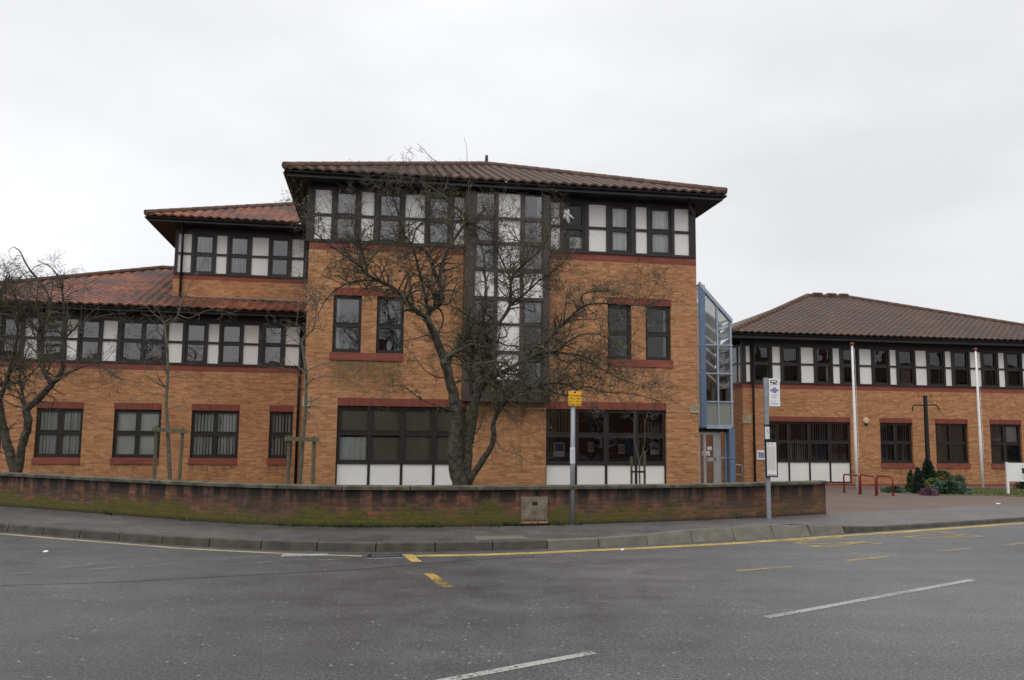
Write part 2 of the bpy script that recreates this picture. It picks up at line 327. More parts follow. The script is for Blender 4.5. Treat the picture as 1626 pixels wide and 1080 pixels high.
# ------------------------------------------------------------------ mesh helpers
class MB:
    def __init__(s): s.v = []; s.f = []; s.uv = {}
    def add(s, vs, fs):
        o = len(s.v); s.v += [tuple(p) for p in vs]; s.f += [tuple(i + o for i in f) for f in fs]; return s
    def box(s, x0, x1, y0, y1, z0, z1):
        if x0 > x1: x0, x1 = x1, x0
        return s.add([(x0, y0, z0), (x1, y0, z0), (x1, y1, z0), (x0, y1, z0), (x0, y0, z1), (x1, y0, z1), (x1, y1, z1), (x0, y1, z1)],
                     [(0, 3, 2, 1), (4, 5, 6, 7), (0, 1, 5, 4), (1, 2, 6, 5), (2, 3, 7, 6), (3, 0, 4, 7)])
    def quad(s, a, b, c, d): return s.add([a, b, c, d], [(0, 1, 2, 3)])
    def poly(s, pts): return s.add(pts, [tuple(range(len(pts)))])
    def tube(s, pts, rad, n=8, cap=True):
        pts = [Vector(p) for p in pts]; o = len(s.v)
        if not isinstance(rad, (list, tuple)): rad = [rad] * len(pts)
        prev = None
        for i, p in enumerate(pts):
            d = (pts[min(i + 1, len(pts) - 1)] - pts[max(i - 1, 0)])
            if d.length < 1e-9: d = Vector((0, 0, 1))
            d.normalize()
            if prev is None:
                a = d.cross(Vector((0, 0, 1)) if abs(d.z) < .9 else Vector((1, 0, 0))).normalized()
            else:
                a = prev - d * prev.dot(d)
                a = a.normalized() if a.length > 1e-6 else d.orthogonal().normalized()
            prev = a; b = d.cross(a)
            for k in range(n):
                q = 2 * math.pi * k / n; w = p + (a * math.cos(q) + b * math.sin(q)) * rad[i]; s.v.append((w.x, w.y, w.z))
        for i in range(len(pts) - 1):
            for k in range(n):
                k2 = (k + 1) % n; s.f.append((o + i * n + k, o + i * n + k2, o + (i + 1) * n + k2, o + (i + 1) * n + k))
        if cap and n > 3:
            s.f.append(tuple(o + k for k in reversed(range(n)))); s.f.append(tuple(o + (len(pts) - 1) * n + k for k in range(n)))
        return s
    def build(s, name, mat, parent=None, smooth=False, uvs=None, loc=None):
        me = bpy.data.meshes.new(name); me.from_pydata(s.v, [], s.f)
        me.materials.append(M[mat] if isinstance(mat, str) else mat)
        if smooth: me.polygons.foreach_set('use_smooth', [True] * len(me.polygons))
        if uvs:
            ul = me.uv_layers.new(name='UVMap'); fl = []
            for p in me.polygons:
                for vi in p.vertices: fl += uvs[vi]
            ul.data.foreach_set('uv', fl)
        me.update(); o = bpy.data.objects.new(name, me); COL.objects.link(o)
        if parent: o.parent = parent
        if loc: o.location = loc
        return o
def tag(o, label=None, cat=None, group=None, kind=None):
    if label: o['label'] = label
    if cat: o['category'] = cat
    if group: o['group'] = group
    if kind: o['kind'] = kind
    return o
def empty(name, loc, rz=0, label=None, cat=None, group=None):
    o = bpy.data.objects.new(name, None); o.location = loc; o.rotation_euler = (0, 0, rz); o.empty_display_size = .2
    COL.objects.link(o); return tag(o, label, cat, group)
def text_mesh(name, txt, size, mat, parent=None, ext=.001, align='CENTER'):
    cu = bpy.data.curves.new(name, 'FONT'); cu.body = txt; cu.size = size; cu.extrude = ext; cu.align_x = align; cu.align_y = 'CENTER'
    to = bpy.data.objects.new(name, cu); COL.objects.link(to)
    dg = bpy.context.evaluated_depsgraph_get(); me = bpy.data.meshes.new_from_object(to.evaluated_get(dg))
    bpy.data.objects.remove(to); me.name = name; me.materials.clear(); me.materials.append(M[mat])
    o = bpy.data.objects.new(name, me); COL.objects.link(o)
    if parent: o.parent = parent
    return o

# ------------------------------------------------------------------ building helpers (local x along, y in)
def wall_front(mb, x0, x1, z0, z1, holes, y=0., rev=.11):
    xs = sorted({x0, x1, *[h[0] for h in holes], *[h[1] for h in holes]}); zs = sorted({z0, z1, *[h[2] for h in holes], *[h[3] for h in holes]})
    for i in range(len(xs) - 1):
        for j in range(len(zs) - 1):
            cx, cz = (xs[i] + xs[i + 1]) / 2, (zs[j] + zs[j + 1]) / 2
            if any(h[0] < cx < h[1] and h[2] < cz < h[3] for h in holes): continue
            mb.quad((xs[i], y, zs[j]), (xs[i + 1], y, zs[j]), (xs[i + 1], y, zs[j + 1]), (xs[i], y, zs[j + 1]))
    for a, b, c, d in holes:
        r = y + rev + .06
        mb.quad((a, y, c), (a, y, d), (a, r, d), (a, r, c)); mb.quad((b, y, d), (b, y, c), (b, r, c), (b, r, d))
        mb.quad((a, y, c), (a, r, c), (b, r, c), (b, y, c)); mb.quad((a, r, d), (a, y, d), (b, y, d), (b, r, d))
def window(par, x0, x1, z0, z1, cols=1, trans=(), y=.08, fw=.055, mw=.07, pane='glass', blind=None, mat='dark_frame', bottom=None, seed=0, label=None):
    """frame > pane, blind.  bottom: z above which the glass starts (sill rail)"""
    rg = random.Random(seed * 7 + int(x0 * 100)); d0, d1 = y, y + .07
    f = MB(); f.box(x0, x0 + fw, d0, d1, z0, z1); f.box(x1 - fw, x1, d0, d1, z0, z1)
    f.box(x0 + fw, x1 - fw, d0, d1, z1 - fw, z1); f.box(x0 + fw, x1 - fw, d0 - .02, d1, z0, z0 + fw * 1.3)
    cw = (x1 - x0) / cols
    for i in range(1, cols): f.box(x0 + i * cw - mw / 2, x0 + i * cw + mw / 2, d0 + .003, d1 - .003, z0 + fw * 1.3, z1 - fw)
    for tz in trans: f.box(x0 + fw, x1 - fw, d0 + .006, d1 - .006, tz - .04, tz + .04)
    # opening sash lights slightly proud
    lv = [z0 + fw * 1.3] + list(trans) + [z1 - fw]
    for i in range(cols):
        for j in range(len(lv) - 1):
            a = x0 + i * cw + (fw if i == 0 else mw / 2); b = x0 + (i + 1) * cw - (fw if i == cols - 1 else mw / 2)
            c = lv[j] + (.04 if j else 0); e_ = lv[j + 1] - (.04 if j < len(lv) - 2 else 0); s = .03
            f.box(a, a + s, d0 - .008, d0 + .04, c, e_); f.box(b - s, b, d0 - .008, d0 + .04, c, e_)
            f.box(a + s, b - s, d0 - .008, d0 + .04, c, c + s); f.box(a + s, b - s, d0 - .008, d0 + .04, e_ - s, e_)
    o = f.build('window', mat, par)
    if label: o['label'] = label
    g = MB(); g.quad((x0 + fw, d0 + .045, z0 + fw), (x1 - fw, d0 + .045, z0 + fw), (x1 - fw, d0 + .045, z1 - fw), (x0 + fw, d0 + .045, z1 - fw)); g.build('pane', pane, o)
    if blind:
        for bi, bk in enumerate(blind if isinstance(blind, list) else [blind]):
            kind, xa, xb, za, zb, bm = bk
            b = MB(); A = x0 + (x1 - x0) * xa; B = x0 + (x1 - x0) * xb; C = z0 + (z1 - z0) * za; D = z0 + (z1 - z0) * zb; yy = d1 + .045
            if kind == 'v':
                x = A + .02
                while x < B - .03:
                    an = rg.uniform(.5, .9); w = .045; dx, dy = w * math.cos(an), w * math.sin(an)
                    b.quad((x - dx, yy - dy, C + .02), (x + dx, yy + dy, C + .02), (x + dx, yy + dy, D), (x - dx, yy - dy, D)); x += .10 + rg.uniform(-.008, .008)
            elif kind == 'c':
                n = max(6, int((B - A) / .04)); 
                for i in range(n):
                    xa_, xb_ = A + (B - A) * i / n, A + (B - A) * (i + 1) / n
                    ya, yb = yy + .025 * math.sin(i * 1.7), yy + .025 * math.sin((i + 1) * 1.7)
                    b.quad((xa_, ya, C), (xb_, yb, C), (xb_, yb, D), (xa_, ya, D))
            else:
                b.box(A, B, yy, yy + .004, C, D)
            b.build('blind', bm, o)
    return o
def panel(par, x0, x1, levels, y=.06, t=.04):
    b = MB()
    for c, d in levels: b.box(x0, x1, y, y + t, c, d)
    return b.build('infill_panel', 'white_panel', par)
def ribbon(par, x0, x1, z0, z1, zt, items, y=-.01, pane='glass', blinds=None, mat='dark_frame', pw=None):
    """a band of windows and white panels in one dark frame; items = (kind, a, b, cols)"""
    f = MB(); f.box(x0, x1, y, .16, z1 - .06, z1); f.box(x0, x1, y - .03, .16, z0, z0 + .07)
    edges = [x0] + [v for it in items for v in it[1:3]] + [x1]
    bars = [(edges[i], edges[i + 1]) for i in range(0, len(edges), 2)]
    for a, b in bars: f.box(a, b, y, .16, z0 + .07, z1 - .06)
    for it in items:
        if it[0] == 'p': f.box(it[1], it[2], y + .003, .12, zt - .035, zt + .035)
    f.build('timber_frame', mat, par)
    bk = MB(); bk.box(x0 + .01, x1 - .01, .165, .17, z0 + .01, z0 + .05)
    for i, it in enumerate(items):
        if it[0] == 'p': panel(par, it[1] + .002, it[2] - .002, [(z0 + .072, zt - .037), (zt + .037, z1 - .062)], y + .05)
        else:
            bl = blinds[i % len(blinds)] if blinds else None
            window(par, it[1] + .001, it[2] - .001, z0 + .071, z1 - .061, it[3] if len(it) > 3 else 1, (zt,), y=y + .04, fw=.035, pane=pane, blind=bl, mat=mat, seed=i)
def slope(par, name, O, A, B, U, tanp, smax, mat, tw=.30, cg=.32, hmax=.044, u0=0., sub=8):
    """pantiled roof plane: O eave start, A along, B inward (horizontal units), smax(u) = horizontal run at u"""
    O, A, B = Vector(O), Vector(A).normalized(), Vector(B).normalized()
    n = max(2, int((U - u0) / tw * sub)); cosp = 1 / math.sqrt(1 + tanp * tanp)
    N = (Vector((0, 0, 1)) - B * tanp).normalized()
    SM = max(smax(u0 + (U - u0) * i / n) for i in range(n + 1)) / cosp
    K = int(SM / cg) + 1; rows = []
    for k in range(K):
        rows += [(k * cg, .014), ((k + 1) * cg, .0)]
    mb = MB(); uvs = []
    for i in range(n + 1):
        u = u0 + (U - u0) * i / n; L = smax(u) / cosp; ph = (u / tw) % 1
        h = hmax * (.5 + .5 * math.cos(2 * math.pi * ph)) ** .8
        for s, st in rows:
            s2 = min(s, L); p = O + A * u + B * (s2 * cosp) + Vector((0, 0, s2 * cosp * tanp)) + N * (h + st * (1 if s <= L else 0))
            mb.v.append(tuple(p)); uvs.append([u, min(s2, L) + (-.001 if st == 0 else .001)])
    m_ = len(rows)
    for i in range(n):
        for j in range(m_ - 1):
            a = i * m_ + j; b = a + m_
            if (Vector(mb.v[a]) - Vector(mb.v[a + 1])).length < 1e-5 and (Vector(mb.v[b]) - Vector(mb.v[b + 1])).length < 1e-5: continue
            mb.f.append((a, b, b + 1, a + 1))
    # tile ends at the eave
    for i in range(n):
        a = i * m_; b = a + m_; o = len(mb.v)
        for q in (a, b):
            p = Vector(mb.v[q]); mb.v.append(tuple(p - N * .055)); uvs.append(uvs[q])
        mb.f.append((o, o + 1, b, a))
    return mb.build(name, mat, par, uvs=uvs)
def ridge(par, a, b, r=.11, nm='ridge_cap'):
    a, b = Vector(a), Vector(b); L = (b - a).length; n = max(1, int(L / .45)); mb = MB()
    for i in range(n):
        p, q = a.lerp(b, i / n), a.lerp(b, (i + 1) / n)
        mb.tube([p, q + (q - p) * .03], [r * 1.06, r * .97], 10)
    return mb.build(nm, 'ridge_tile', par, smooth=False)
def eaves(par, x0, x1, y0, y1, zs, zt, wx0, wx1, wy0, wy1):
    """soffit + fascia + gutter around a rectangle of eaves; w* is the wall line"""
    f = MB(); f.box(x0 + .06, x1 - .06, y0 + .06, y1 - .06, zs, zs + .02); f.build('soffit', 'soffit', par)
    f = MB()
    f.box(x0 + .03, x1 - .03, y0 + .03, y0 + .058, zs - .02, zt - .06); f.box(x0 + .03, x1 - .03, y1 - .058, y1 - .03, zs - .02, zt - .06)
    f.box(x0 + .03, x0 + .058, y0 + .058, y1 - .058, zs - .02, zt - .06); f.box(x1 - .058, x1 - .03, y0 + .058, y1 - .058, zs - .02, zt - .06)
    f.build('fascia', 'black_trim', par)
    g = MB()
    def gut(a, b, o):
        a, b, o = Vector(a), Vector(b), Vector(o); pr = []
        for k in range(7):
            q = math.pi * k / 6; pr.append(o * (-.055 * math.cos(q)) + Vector((0, 0, -.055 * math.sin(q))))
        vs = [a + p for p in pr] + [b + p for p in pr]; g.add(vs, [(k, k + 1, 8 + k, 7 + k) for k in range(6)])
        g.add([v + Vector((0, 0, -.004)) for v in vs], [(k + 1, k, 7 + k, 8 + k) for k in range(6)])
    zg = zt - .07
    gut((x0 - .03, y0 - .03, zg), (x1 + .03, y0 - .03, zg), (0, 1, 0)); gut((x0 - .03, y0 - .03, zg), (x0 - .03, y1, zg), (1, 0, 0)); gut((x1 + .03, y0 - .03, zg), (x1 + .03, y1, zg), (1, 0, 0))
    g.build('gutter', 'black_trim', par)
def body(par, x0, x1, D, z0, z1, holes, mat='buff_brick', y=0., nm='wall'):
    mb = MB(); wall_front(mb, x0, x1, z0, z1, holes, y)
    mb.quad((x0, y + D, z0), (x0, y, z0), (x0, y, z1), (x0, y + D, z1)); mb.quad((x1, y, z0), (x1, y + D, z0), (x1, y + D, z1), (x1, y, z1))
    mb.quad((x1, y + D, z0), (x0, y + D, z0), (x0, y + D, z1), (x1, y + D, z1)); mb.quad((x0, y, z1), (x1, y, z1), (x1, y + D, z1), (x0, y + D, z1))
    return mb.build(nm, mat, par)
def lintel(par, x0, x1, z0, z1, y=-.004, mat='red_soldier', nm='lintel'):
    mb = MB(); mb.box(x0, x1, y, .1, z0, z1); return mb.build(nm, mat, par)
def pipe(par, pts, r=.04, nm='downpipe', mat='black_trim'):
    mb = MB(); mb.tube(pts, r, 8)
    return mb.build(nm, mat, par, smooth=True)

# ================================================================== THE GROUND
def resample(P, step):
    out = [P[0]]; acc = 0
    for a, b in zip(P[:-1], P[1:]):
        L = (b - a).length; n = max(1, round(L / step))
        out += [a.lerp(b, (i + 1) / n) for i in range(n)]
    return out
def smooth_poly(P, it=6):
    for _ in range(it):
        P = [P[0]] + [(P[i - 1] + P[i] * 2 + P[i + 1]) / 4 for i in range(1, len(P) - 1)] + [P[-1]]
    return P
def length_along(P):
    L = [0]
    for a, b in zip(P[:-1], P[1:]): L.append(L[-1] + (b - a).length)
    return L
kb = [(0, 843.5), (121, 853.6), (277, 867), (368, 872), (466, 877), (570, 880), (666, 878), (761, 875.5), (851, 873), (935, 869.5), (1018, 866), (1093, 862), (1169, 858.5), (1235, 854.5), (1298, 850.5), (1401, 843.5), (1626, 828)]
K0 = [onz(x, y) for x, y in kb]
dl = (K0[0] - K0[2]).normalized(); dr = (K0[-1] - K0[-2]).normalized()
Kl = [K0[0] + dl * 30, K0[0] + dl * 12] + K0 + [K0[-1] + dr * 10, K0[-1] + dr * 45]
KP = smooth_poly(resample(Kl, .5), 20)
for p in KP: p.z = 0
kxs = [(-99, .125), (1.2, .13), (2.2, .155), (3.0, .205), (3.9, .215), (5.3, .215), (7.0, .095), (9, .08), (99, .08)]
def interp(t, T):
    for (a, va), (b, vb) in zip(T[:-1], T[1:]):
        if t <= b: return va + (vb - va) * (t - a) / (b - a)
    return T[-1][1]
def kh(x): return interp(x, kxs)
x_ = [onz(x, 866).x for x in (935, 1018, 1298, 1401)]
def knorm(P, i):
    d = (P[min(i + 1, len(P) - 1)] - P[max(i - 1, 0)]).normalized(); return Vector((-d.y, d.x, 0))
def offset(P, o): return [P[i] + knorm(P, i) * o for i in range(len(P))]
# ground sheet to the horizon
g = MB(); g.quad((-700, -700, -.45), (700, -700, -.45), (700, 900, -.45), (-700, 900, -.45)); tag(g.build('ground', 'soil'), kind='structure')
# carriageway
KO = offset(KP, .06)
rd = MB(); far = [Vector((p.x * 1.0, -14, 0)) for p in KO]
N_ = 14
vs = []; 
for i, p in enumerate(KO):
    for j in range(N_ + 1): q = p.lerp(far[i], j / N_); vs.append((q.x, q.y, 0))
rd.add(vs, [(i * (N_ + 1) + j + 1, (i + 1) * (N_ + 1) + j + 1, (i + 1) * (N_ + 1) + j, i * (N_ + 1) + j) for i in range(len(KO) - 1) for j in range(N_)])
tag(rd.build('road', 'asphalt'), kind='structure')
# near-side pavement and verge behind the camera
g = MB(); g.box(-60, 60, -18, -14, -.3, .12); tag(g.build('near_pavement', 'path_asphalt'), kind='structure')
# boundary wall line (front face, at pavement level)
ZW = .165
wb = [(0, 803), (126, 813), (227, 821), (378, 833), (504, 838.5), (650, 838), (820, 835), (907, 833), (1083, 828), (1219, 821.5), (1312, 816)]
B0 = [onz(x, y, ZW) for x, y in wb]
wl = (B0[0] - B0[2]).normalized()
WP = smooth_poly(resample([B0[0] + wl * 9] + B0, .4), 24)
for p in WP: p.z = 0
# pavement: strips between kerb back and wall / forecourt line
end = B0[-1]; pe = [onz(1312, 817, .16), onz(1420, 811, .16), onz(1626, 801, .16)]
dr2 = (pe[2] - pe[1]).normalized()
back = [WP[0] + wl * 25] + WP[:-1] + [pe[0], pe[1], pe[2], pe[2] + dr2 * 45]
back = resample(back, .4)
for p in back: p.z = 0
KB = offset(KP, .125)
def near_back(q, n):
    best = None
    for t in range(4, 260):
        c = q + n * (t * .05)
        return None
LK = length_along(KB); LB = length_along(back)
# pair by closest x along the normalised middle: march along back for each kerb point
pv = MB(); vs = []; J = 6; cnt = 0
for i, p in enumerate(KB):
    n = knorm(KB, i); bi = 0; bd = 1e9
    for j in range(len(back) - 1):     # ray / segment intersection
        a, b = back[j], back[j + 1]; e1 = b - a; den = n.x * e1.y - n.y * e1.x
        if abs(den) < 1e-9: continue
        w = a - p; t = (w.x * e1.y - w.y * e1.x) / den; s = (w.x * n.y - w.y * n.x) / den
        if 0 <= s <= 1.0001 and 0 < t < bd: bd = t
    if bd > 60: bd = 4.
    q = p + n * (bd + .05)
    for j in range(J + 1):
        f = j / J; c = p.lerp(q, f); zk = kh(p.x); z = zk + (.165 - zk) * f; vs.append((c.x, c.y, z)); 
    cnt += 1
pv.add(vs, [(i * (J + 1) + j, (i + 1) * (J + 1) + j, (i + 1) * (J + 1) + j + 1, i * (J + 1) + j + 1) for i in range(cnt - 1) for j in range(J)])
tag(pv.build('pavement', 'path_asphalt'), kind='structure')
# kerb stones
def at_len(P, L, s):
    for i in range(len(L) - 1):
        if s <= L[i + 1]: return P[i].lerp(P[i + 1], (s - L[i]) / (L[i + 1] - L[i]))
    return P[-1]
LP = length_along(KP); krb = MB(); krb2 = MB(); s = 0; rg = random.Random(4)
while s < LP[-1] - 1:
    a = at_len(KP, LP, s + .010); b = at_len(KP, LP, s + .905); d = (b - a).normalized(); n = Vector((-d.y, d.x, 0))
    bus = .2 < (a.x + b.x) / 2 < 6.3; w = .125; bat = .018 + max(0, (kh((a.x + b.x) / 2) - .13)) * 1.0
    if bus: a = a - n * .004; b = b - n * .004
    ha, hb = kh(a.x) + rg.uniform(-.003, .003), kh(b.x) + rg.uniform(-.003, .003)
    mb = krb2 if bus else krb; c = .012
    def sec(p, h): return [p + Vector((0, 0, -.1)), p + Vector((0, 0, .001)), p + n * bat + Vector((0, 0, h - c)), p + n * (bat + c) + Vector((0, 0, h)), p + n * (max(w, bat + .05)) + Vector((0, 0, h + .003)), p + n * max(w, bat + .05) + Vector((0, 0, -.1))]
    A_, B_ = sec(a, ha), sec(b, hb)
    mb.add(A_ + B_, [(k, 6 + k, 6 + k + 1, k + 1) for k in range(5)] + [(0, 1, 2, 3, 4, 5), (11, 10, 9, 8, 7, 6)])
    s += .915
tag(krb.build('kerb', 'kerb'), kind='structure'); tag(krb2.build('bus_stop_kerb', 'pale_kerb'), kind='structure')
g = MB(); KI = offset(KP, .121)
g.add([(p.x, p.y, -.02) for p in KI] + [(p.x, p.y, kh(p.x) - .015) for p in KI], [(i, i + 1, len(KI) + i + 1, len(KI) + i) for i in range(len(KI) - 1)])
tag(g.build('kerb_bedding', 'soil'), kind='structure')
# garden / forecourt behind the pavement line
bk2 = [Vector((p.x, p.y, 0)) for p in back]
def land(name, mat, idx, y_far, J=14, dz=0):
    mb = MB(); vs = []
    for i in idx:
        p = back[i]
        for j in range(J + 1):
            y = p.y + (y_far - p.y) * j / J; vs.append((p.x, y, gz(p.x, y) + dz))
    c = len(idx)
    mb.add(vs, [(i * (J + 1) + j, (i + 1) * (J + 1) + j, (i + 1) * (J + 1) + j + 1, i * (J + 1) + j + 1) for i in range(c - 1) for j in range(J)])
    return tag(mb.build(name, mat), kind='structure')
split = min(range(len(back)), key=lambda i: (back[i] - pe[0]).length)
land('garden_ground', 'soil', list(range(0, split + 1)), 60)
land('forecourt', 'paving', list(range(split, len(back))), 60, J=30, dz=.003)
# lawn strip on the forecourt
def gpt(x, y):
    Y = 26
    for _ in range(12): p = onz(x, y, gz(0, Y)); Y = p.y
    return p
gl = [gpt(1398, 781), gpt(1480, 787), gpt(1560, 787), gpt(1700, 792), gpt(1700, 777.5), gpt(1540, 775), gpt(1398, 774)]
g = MB(); g.poly([(p.x, p.y, gz(p.x, p.y) + .012) for p in gl]); tag(g.build('lawn', 'grass'), kind='structure')
rg = random.Random(9); gb = MB()
for _ in range(5200):
    u, v = rg.random(), rg.random(); a = gl[0].lerp(gl[3], u); b = gl[6].lerp(gl[4], u); p = a.lerp(b, v * .96 + .02)
    z = gz(p.x, p.y) + .012; q = rg.uniform(0, 3.14); hh = rg.uniform(.02, .055); w = .018
    gb.add([(p.x - w * math.cos(q), p.y - w * math.sin(q), z), (p.x + w * math.cos(q), p.y + w * math.sin(q), z), (p.x + rg.uniform(-.02, .02), p.y, z + hh)], [(0, 1, 2)])
tag(gb.build('grass_blades', 'grass'), 'short rough grass blades of the lawn strip before the right wing', 'grass', kind='stuff')

# ------------------------------------------------------------------ painted marks
def strip(name, P, w, mat, z=.004, off=0):
    P = [Vector((p.x, p.y, 0)) for p in P]; mb = MB(); vs = []
    for i, p in enumerate(P):
        n = knorm(P, i); a = p + n * (off - w / 2); b = p + n * (off + w / 2); vs += [(a.x, a.y, z), (b.x, b.y, z)]
    mb.add(vs, [(2 * i, 2 * i + 2, 2 * i + 3, 2 * i + 1) for i in range(len(P) - 1)])
    return tag(mb.build(name, mat), kind='structure')
def line_px(name, pts, w, mat, z=.004):
    P = [onz(x, y) for x, y in pts]; P = resample(P, .3); return strip(name, P, w, mat, z)
line_px('yellow_line', [(0, 848), (121, 858), (277, 870.5), (368, 875.5), (466, 880), (575, 883.5)], .11, 'pale_yellow_line')
line_px('yellow_line', [(645, 883.5), (761, 881.5), (851, 878.5), (935, 874.5), (1018, 871), (1093, 867), (1169, 863), (1235, 858.5), (1298, 854), (1401, 847), (1626, 831)], .20, 'yellow_line')
line_px('yellow_line', [(646, 881), (662, 893)], .15, 'yellow_line', .008)
line_px('yellow_line', [(680, 911), (690, 917), (700, 926), (714, 933)], .13, 'broken_yellow')
line_px('yellow_line', [(712, 931), (760, 931), (820, 929.5)], .07, 'faint_yellow')
line_px('yellow_line', [(870, 919), (960, 914), (1050, 911)], .07, 'faint_yellow')
for a, b in (((1169, 907), (1258, 900)), ((1343, 891), (1411, 884)), ((1485, 876.5), (1541, 871)), ((1597, 866), (1660, 859))):
    line_px('yellow_line', [a, b], .085, 'worn_yellow')
line_px('yellow_line', [(1310, 866.5), (1372, 861)], .085, 'worn_yellow'); line_px('yellow_line', [(1372, 861), (1418, 857)], .08, 'faint_yellow')
line_px('white_line', [(1217, 981), (1545, 921)], .10, 'white_line')
line_px('white_line', [(660, 1090), (943, 1036.5)], .10, 'white_line')
line_px('white_line', [(447, 882.5), (520, 881.5)], .24, 'white_line', .0062)
line_px('white_line', [(585, 887.2), (640, 885.6)], .05, 'white_line')
for pts, w in (([(95, 903), (180, 893)], .2), ([(130, 907), (186, 901)], .15), ([(228, 901), (290, 893)], .1), ([(345, 889), (418, 883)], .16), ([(360, 897), (432, 892)], .1), ([(508, 890), (536, 889)], .1), ([(20, 912), (50, 910)], .12)):
    line_px('worn_mark', pts, w, 'faint_white')
line_px('tar_seam', [(180, 925), (330, 917), (460, 910), (560, 905.5), (680, 895), (760, 889), (850, 884.5)], .025, 'tar_seam')
line_px('tar_seam', [(0, 930), (180, 925)], .018, 'tar_seam')
# bus stop lettering across the bay
for wd_, xa, xb, yc in (('BUS', 1255, 1372, 861), ('STOP', 1422, 1530, 850.5)):
    a, b = onz(xa, yc + 3), onz(xb, yc - 3); mid = (a + b) / 2; d = (b - a); L = d.length; d.normalize()
    to = text_mesh('road_lettering', wd_, 1, 'faint_yellow' if wd_ == 'x' else 'worn_yellow', ext=0)
    me = to.data; xs = [v.co.x for v in me.vertices]; ys = [v.co.y for v in me.vertices]
    wx, wy = max(xs) - min(xs), max(ys) - min(ys); mx_, my_ = (max(xs) + min(xs)) / 2, (max(ys) + min(ys)) / 2
    nrm = Vector((-d.y, d.x, 0))
    for v in me.vertices:
        a_, b_ = (v.co.y - my_) / wy, (v.co.x - mx_) / wx
        p = mid + d * a_ * L * .92 - nrm * (b_ * 1.15); v.co = (p.x, p.y, .006)
    me.materials.clear(); me.materials.append(M['worn_yellow'])
    tag(to, kind='structure')
# pale patch in the pavement, cover
for q, nm in (([(752, 851), (828, 850), (838, 854.5), (758, 856.5)], 'pavement_patch'),):
    P = [onz(x, y, .148) for x, y in q]; g = MB(); g.poly([(p.x, p.y, kh(p.x) + .0) for p in P])
    from mathutils.bvhtree import BVHTree
    bvh = BVHTree.FromPolygons([Vector(v) for v in pv.v], pv.f)
    for i, v in enumerate(g.v):
        hit = bvh.ray_cast(Vector((v[0], v[1], 2)), Vector((0, 0, -1)))[0]; g.v[i] = (v[0], v[1], (hit.z if hit else .15) + .005)
    tag(g.build(nm, 'patch'), kind='structure')
# drain grating
a, b = onz(584, 883.5), onz(637, 883); d = (b - a).normalized(); rz = math.atan2(d.y, d.x); L = (b - a).length
gt = empty('drain_grating', (a.x, a.y, 0), rz, 'rusty iron gully grating in the gutter by the kerb', 'drain grating')
f = MB(); f.box(0, L, -.14, -.11, .002, .012); f.box(0, L, .11, .14, .002, .012); f.box(0, .03, -.11, .11, .002, .012); f.box(L - .03, L, -.11, .11, .002, .012); f.build('frame', 'black_trim', gt)
f = MB(); x = .05
while x < L - .05: f.add([(x, -.11, .010), (x + .018, -.11, .010), (x + .048, .11, .010), (x + .03, .11, .010)], [(0, 1, 2, 3)]); x += .042
f.build('bars', 'lead', gt)
f = MB(); f.box(.03, L - .03, -.11, .11, .001, .003); f.build('pit', 'black_iron', gt)

# ================================================================== BOUNDARY WALL
bw = empty('boundary_wall', (0, 0, 0), 0, 'long low old brick wall with stone coping and green moss along the pavement', 'wall')
TH, ZT, ZS = .24, .815, .705
WI = offset(WP, TH); LW = length_along(WP)
def wallmesh(z0, z1, name, mat, o0=0, o1=TH):
    mb = MB(); uvs = []; A_, B_ = offset(WP, o0), offset(WP, o1)
    for i in range(len(WP)):
        for q, z in ((A_, z0), (A_, z1), (B_, z1), (B_, z0)): mb.v.append((q[i].x, q[i].y, z)); uvs.append([LW[i], z - .14])
    for i in range(len(WP) - 1):
        a = i * 4; b = a + 4
        for k in range(3): mb.f.append((a + k, b + k, b + k + 1, a + k + 1))
    e_ = (len(WP) - 1) * 4; o = len(mb.v)
    for k in range(4): mb.v.append(mb.v[e_ + k]); uvs.append([LW[-1] + (0 if k < 2 else TH), mb.v[e_ + k][2] - .14])
    mb.f.append((o + 0, o + 3, o + 2, o + 1))
    return mb.build(name, mat, bw, uvs=uvs)
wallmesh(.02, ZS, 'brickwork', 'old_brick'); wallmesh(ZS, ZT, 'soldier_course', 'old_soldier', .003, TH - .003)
cpm = MB(); s = 0; rg = random.Random(2)
while s < LW[-1] + .03:
    a = at_len(WP, LW, max(0, s)); b = at_len(WP, LW, min(LW[-1], s + 1.19)); 
    if (b - a).length < .05: break
    d = (b - a).normalized(); n = Vector((-d.y, d.x, 0)); L = (b - a).length
    if s + 1.2 >= LW[-1]: L += .03
    else: L = min(L, 1.193)
    h0 = ZT + .001; j = rg.uniform(-.004, .004)
    def sec(p): return [p - n * .062 + Vector((0, 0, h0)), p - n * .066 + Vector((0, 0, h0 + .05 + j)), p - n * .05 + Vector((0, 0, h0 + .062 + j)), p + n * (TH / 2) + Vector((0, 0, h0 + .075 + j)), p + n * (TH + .03) + Vector((0, 0, h0 + .062 + j)), p + n * (TH + .045) + Vector((0, 0, h0 + .05 + j)), p + n * (TH + .04) + Vector((0, 0, h0))]
    A_, B_ = sec(a), sec(a + d * L)
    cpm.add(A_ + B_, [(k, 7 + k, 8 + k, k + 1) for k in range(6)] + [(6, 13, 7, 0), tuple(range(7)), tuple(reversed(range(7, 14)))])
    s += 1.2
cpm.build('coping', 'coping', bw)
